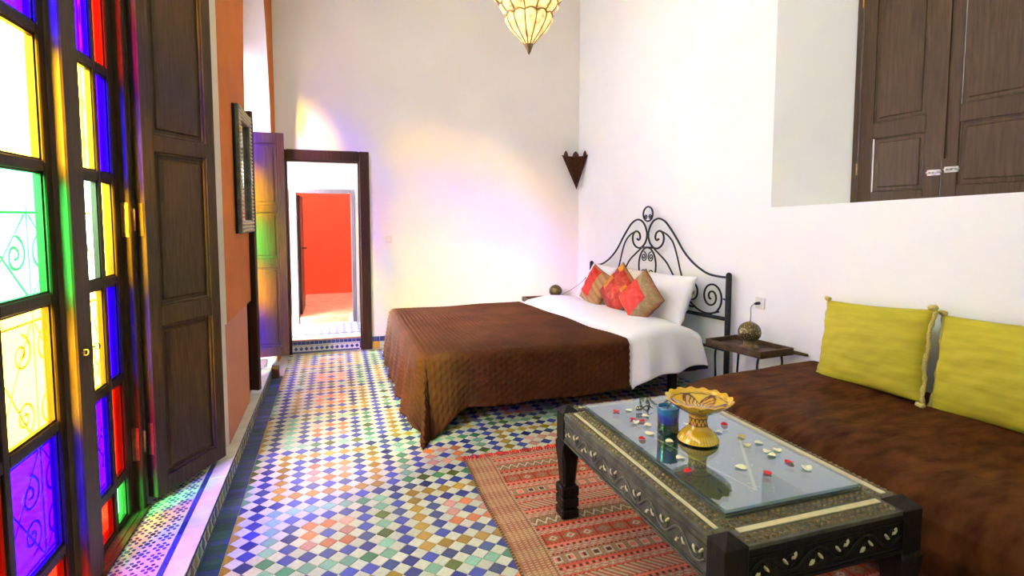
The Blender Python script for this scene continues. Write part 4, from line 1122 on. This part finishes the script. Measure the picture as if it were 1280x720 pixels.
def lamp(x,y,z,r,label):
    t=thing('globe_lamp',label,'lamp',(x,y,z),'pierced brass globe lamps')
    bm=bmesh.new(); lathe(bm,[(.0005,.0),(r*.80,.0),(r*.82,.006),(r*.70,.014),(r*.60,.018),(r*.50,.026),(r*.48,.04),(r*.55,.046)],36,(x,y,z)); obj('base',bm,M['brass_dark'],t,True)
    m,n,l,b=nodes('pierced_globe'); tc=n.new('ShaderNodeTexCoord'); v=n.new('ShaderNodeTexVoronoi'); v.inputs['Scale'].default_value=85; l.new(tc.outputs['Object'],v.inputs['Vector'])
    rp=n.new('ShaderNodeValToRGB'); rp.color_ramp.elements[0].position=.18; rp.color_ramp.elements[0].color=(.55,.46,.26,1); rp.color_ramp.elements[1].position=.34; rp.color_ramp.elements[1].color=(.11,.085,.035,1)
    l.new(v.outputs['Distance'],rp.inputs[0]); l.new(rp.outputs[0],b.inputs['Base Color']); b.inputs['Metallic'].default_value=.75; b.inputs['Roughness'].default_value=.38
    bp=n.new('ShaderNodeBump'); bp.inputs['Strength'].default_value=.5; bp.inputs['Distance'].default_value=.003; l.new(v.outputs['Distance'],bp.inputs['Height']); l.new(bp.outputs[0],b.inputs['Normal'])
    bm=bmesh.new(); prof=[(r*math.sin(a),.040+r*.93*(1-math.cos(a))) for a in [PI*k/24 for k in range(3,24)]]; prof.append((.0005,.040+r*.93*2))
    lathe(bm,prof,40,(x,y,z)); obj('globe',bm,m,t,True)
    bm=bmesh.new(); lathe(bm,[(.0005,0),(.004,.0),(.004,.006),(.0005,.008)],10,(x,y,z+.040+r*1.86)); obj('cap',bm,M['brass'],t)
    return t
tray_table([(2.587,3.328),(2.672,2.871),(2.975,2.895),(2.90,3.372)],.56,'dark tray table with folding legs between the daybed and the iron bedpost')
lamp(2.785,3.105,.528,.078,'pierced brass globe lamp on the near tray table between bed and daybed')
tray_table([(2.08,5.76),(2.60,5.73),(2.62,6.03),(2.10,6.07)],.515,'dark tray table on the far side of the bed in the room corner',handle=False)
lamp(2.45,5.87,.483,.076,'pierced brass globe lamp on the far tray table in the corner beyond the bed')

# ---------------------------------------------------------------- sockets, switch and cords
def socket(s,z,label,two=False):
    c=RW(s,.0,z); t=thing('socket',label,'socket',tuple(c),'wall sockets by the bed')
    def bb(s0,s1,o0,o1,z0,z1,bev=.002):
        bm=bmesh.new(); prism(bm,[tuple(RW(a,b,0)[:2]) for a,b in ((s0,o0),(s1,o0),(s1,o1),(s0,o1))],z0,z1); fixn(bm)
        if bev: bmesh.ops.bevel(bm,geom=list(bm.edges),offset=bev,segments=1,affect='EDGES')
        return bm
    obj('plate',bb(s-.042,s+.042,.0005,.012,z-.042,z+.042),M['plastic'],t)
    bm=bmesh.new(); n=20
    A=[RW(s+.022*math.cos(2*PI*k/n),.0125,z+.022*math.sin(2*PI*k/n)) for k in range(n)]; extr(bm,A,N*.0015); fixn(bm); obj('outlet',bm,M['plastic'],t)
    return t
socket(2.90,.815,'white wall socket with black plug above the near globe lamp')
socket(.30,.735,'white wall socket with plug behind the far end of the headboard')
def cord(s,z,pts,label):
    t=thing('lamp_cord',label,'cord',tuple(RW(s,.015,z)),'lamp cords')
    bm=bmesh.new(); tube(bm,[RW(s,.014,z),RW(s,.045,z),RW(s-.005,.06,z-.004)],[.012,.011,.006],8); obj('plug',bm,M['black_plastic'],t)
    bm=bmesh.new(); tube(bm,smoothpts([RW(s-.004,.055,z-.003)]+pts,6),.0035,6); obj('cable',bm,M['grey_cable'],t)
cord(2.90,.815,[Vector((2.85,3.17,.805)),Vector((2.84,3.16,.75)),Vector((2.845,3.17,.62)),Vector((2.85,3.19,.545)),Vector((2.82,3.16,.533))],'grey cord with black plug hanging behind the near globe lamp')
cord(.30,.735,[Vector((2.76,5.84,.68)),Vector((2.66,5.88,.60)),Vector((2.58,5.92,.55)),Vector((2.50,5.93,.49))],'grey cord running from the wall plug to the far corner lamp')
t=thing('light_switch','cream light switch on the end wall right of the doorway','switch',(.56,YE,1.21))
obj('plate',bx((.52,YE-.011,1.17),(.60,YE-.0005,1.245),.003),M['plastic'],t); obj('rocker',bx((.532,YE-.016,1.181),(.588,YE-.0115,1.234),.002),M['plastic'],t)

# ---------------------------------------------------------------- corner sconce
def sconce():
    t=thing('wall_sconce','rusty pointed metal wall sconce high in the room corner','sconce',(2.80,6.06,1.79))
    ap=Vector((2.79,6.05,1.79)); zt=2.17
    top=[Vector((2.63,6.125,zt+.03)),Vector((2.665,5.975,zt)),Vector((2.79,5.915,zt)),Vector((2.866,5.90,zt+.02))]
    bm=bmesh.new(); a=bm.verts.new(ap); vs=[bm.verts.new(v) for v in top]
    for p,q in zip(vs[:-1],vs[1:]): bm.faces.new((a,p,q))
    r=bmesh.ops.solidify(bm,geom=list(bm.faces),thickness=.003); obj('shade',bm,M['rust'],t)
    for p,q in zip(top[:-1],top[1:]):
        bm=bmesh.new(); m=(p+q)/2; d=(q-p); w=d.length*.26; d.normalize()
        pts=[m-d*w,m-d*w*1.0+Vector((0,0,.02)),m-d*w*.6+Vector((0,0,.045)),m+Vector((0,0,.065)),m+d*w*.6+Vector((0,0,.045)),m+d*w+Vector((0,0,.02)),m+d*w]
        nrm=Vector((-d.y,d.x,0))*.003; extr(bm,pts,nrm); fixn(bm); obj('finial',bm,M['rust'],t)
    bm=bmesh.new(); tube(bm,top,.004); tube(bm,[ap,top[1]],.003); tube(bm,[ap,top[2]],.003); obj('rim',bm,M['rust'],t)
sconce()

# ---------------------------------------------------------------- mirror on the orange wall
def mirror():
    t=thing('mirror','narrow tall mirror in studded white metal frame on the orange wall','mirror',(LW,4.2,1.76))
    y0,y1,z0,z1=3.90,4.44,1.345,2.18; xw=LW+.002; lean=lambda z:(z-z0)*.02
    bm=bmesh.new(); box(bm,(xw,y0,z0),(xw+.012,y1,z1),0,.002); obj('backing',bm,M['ebony'],t)
    fw=.085
    for lo,hi in (((y0,z0),(y0+fw,z1)),((y1-fw,z0),(y1,z1)),((y0+fw,z0),(y1-fw,z0+fw)),((y0+fw,z1-fw),(y1-fw,z1))):
        obj('frame_side',bx((xw+.012,lo[0],lo[1]),(xw+.040,hi[0],hi[1]),.006),M['pewter'],t)
    bm=bmesh.new()
    def st(y,z): lathe(bm,[(.008,0),(.0075,.003),(.005,.006),(.0005,.007)],7,(0,0,0)); 
    def dot(y,z,r=.009):
        a=[bm.verts.new((xw+.040,y+r*math.cos(q*PI/3),z+r*math.sin(q*PI/3))) for q in range(6)]; b=[bm.verts.new((xw+.046,y+r*.6*math.cos(q*PI/3),z+r*.6*math.sin(q*PI/3))) for q in range(6)]
        bm.faces.new(b)
        for q in range(6): bm.faces.new((a[q],a[(q+1)%6],b[(q+1)%6],b[q]))
    z=z0+.015
    while z<z1-.01:
        for y in (y0+.018,y0+.042,y0+.066,y1-.018,y1-.042,y1-.066): dot(y,z)
        z+=.026
    y=y0+fw+.01
    while y<y1-fw:
        for zz in (z0+.02,z0+.042,z0+.064,z1-.02,z1-.042,z1-.064): dot(y,zz)
        y+=.026
    fixn(bm); o=obj('stud',bm,M['bone'],t); o['kind']='stuff'
    m,n,l,b=nodes('mirror_glass'); b.inputs['Metallic'].default_value=1; b.inputs['Roughness'].default_value=.02; b.inputs['Base Color'].default_value=(.85,.87,.87,1)
    obj('mirror_glass',bx((xw+.0125,y0+fw,z0+fw),(xw+.016,y1-fw,z1-fw)),m,t)
mirror()

# ---------------------------------------------------------------- pendant lantern
def lantern():
    cx,cy=1.186,3.3; zt=2.477
    t=thing('pendant_lantern','ribbed glass and brass pendant lantern hanging from the ceiling','pendant lamp',(cx,cy,H))
    prof=[(a_*1.1,b_) for a_,b_ in [(.012,.045),(.045,.085),(.088,.135),(.118,.185),(.125,.215),(.118,.235),(.140,.262),(.155,.285),(.150,.315),(.172,.335),(.205,.37),(.215,.43),(.19,.50),(.14,.56),(.07,.60),(.03,.62)]]
    m,n,l,b=nodes('lit_amber_glass'); b.inputs['Base Color'].default_value=(.6,.48,.22,1); b.inputs['Roughness'].default_value=.25
    b.inputs['Emission Color'].default_value=(1,.68,.24,1)
    tc=n.new('ShaderNodeTexCoord'); tn=n.new('ShaderNodeTexNoise'); tn.inputs['Scale'].default_value=22; l.new(tc.outputs['Object'],tn.inputs[0])
    rp=n.new('ShaderNodeMapRange'); rp.inputs[1].default_value=.35; rp.inputs[2].default_value=.65; rp.inputs[3].default_value=.30; rp.inputs[4].default_value=1.7; l.new(tn.outputs[0],rp.inputs[0]); l.new(rp.outputs[0],b.inputs['Emission Strength'])
    nl=12; pts=smoothpts([(a,b_,0) for a,b_ in prof],3)
    for k in range(nl):     # a bulging glass petal between each pair of ribs
        def P(i,j,k=k):
            p=pts[j]; a=2*PI*(k+i/6)/nl; bul=1+.10*math.sin(PI*i/6); return (cx+p.x*bul*math.cos(a),cy+p.x*bul*math.sin(a),zt+p.y)
        mobj('glass_petal',grid(6,len(pts)-1,P),m,t,True)
    for k in range(nl):
        a=2*PI*k/nl; bm=bmesh.new(); tube(bm,[(cx+p.x*1.02*math.cos(a),cy+p.x*1.02*math.sin(a),zt+p.y) for p in pts],.0050,5); obj('rib',bm,M['brass'],t)
    for r,z in ((.141,.222),(.174,.29),(.196,.332),(.239,.43)):
        bm=bmesh.new(); tube(bm,[(cx+r*1.03*(1+.05*abs(math.sin(q*PI*nl/60)))*math.cos(2*PI*q/60),cy+r*1.03*(1+.05*abs(math.sin(q*PI*nl/60)))*math.sin(2*PI*q/60),zt+z+.012*abs(math.sin(q*PI*nl/60))) for q in range(60)],.0052,5,True); obj('hoop',bm,M['brass'],t)
    bm=bmesh.new(); lathe(bm,[(.0005,-.004),(.005,0),(.012,.014),(.020,.034),(.030,.058),(.028,.062)],20,(cx,cy,zt)); obj('tip',bm,M['brass_dark'],t,True)
    bm=bmesh.new(); lathe(bm,[(.075,.60),(.07,.62),(.03,.66),(.012,.70),(.0005,.705)],20,(cx,cy,zt)); obj('crown',bm,M['brass_dark'],t,True)
    bm=bmesh.new(); z=zt+.70; k=0
    while z<H-.03:
        pts_=[(cx+(.012*math.cos(q*PI/5) if k%2 else 0),cy+(0 if k%2 else .012*math.cos(q*PI/5)),z+.016+.022*math.sin(q*PI/5)) for q in range(10)]
        tube(bm,pts_,.0028,5,True); z+=.032; k+=1
    obj('chain',bm,M['brass_dark'],t)
    bm=bmesh.new(); lathe(bm,[(.0005,H-.05),(.02,H-.045),(.06,H-.012),(.065,H-.0005)],20,(cx,cy,0)); obj('ceiling_rose',bm,M['brass_dark'],t,True)
    ld=bpy.data.lights.new('lantern_bulb','POINT'); ld.energy=18; ld.color=(1,.78,.45); ld.shadow_soft_size=.06
    o=bpy.data.objects.new('lantern_bulb',ld); C.objects.link(o); o.location=(cx,cy,zt+.72)
lantern()
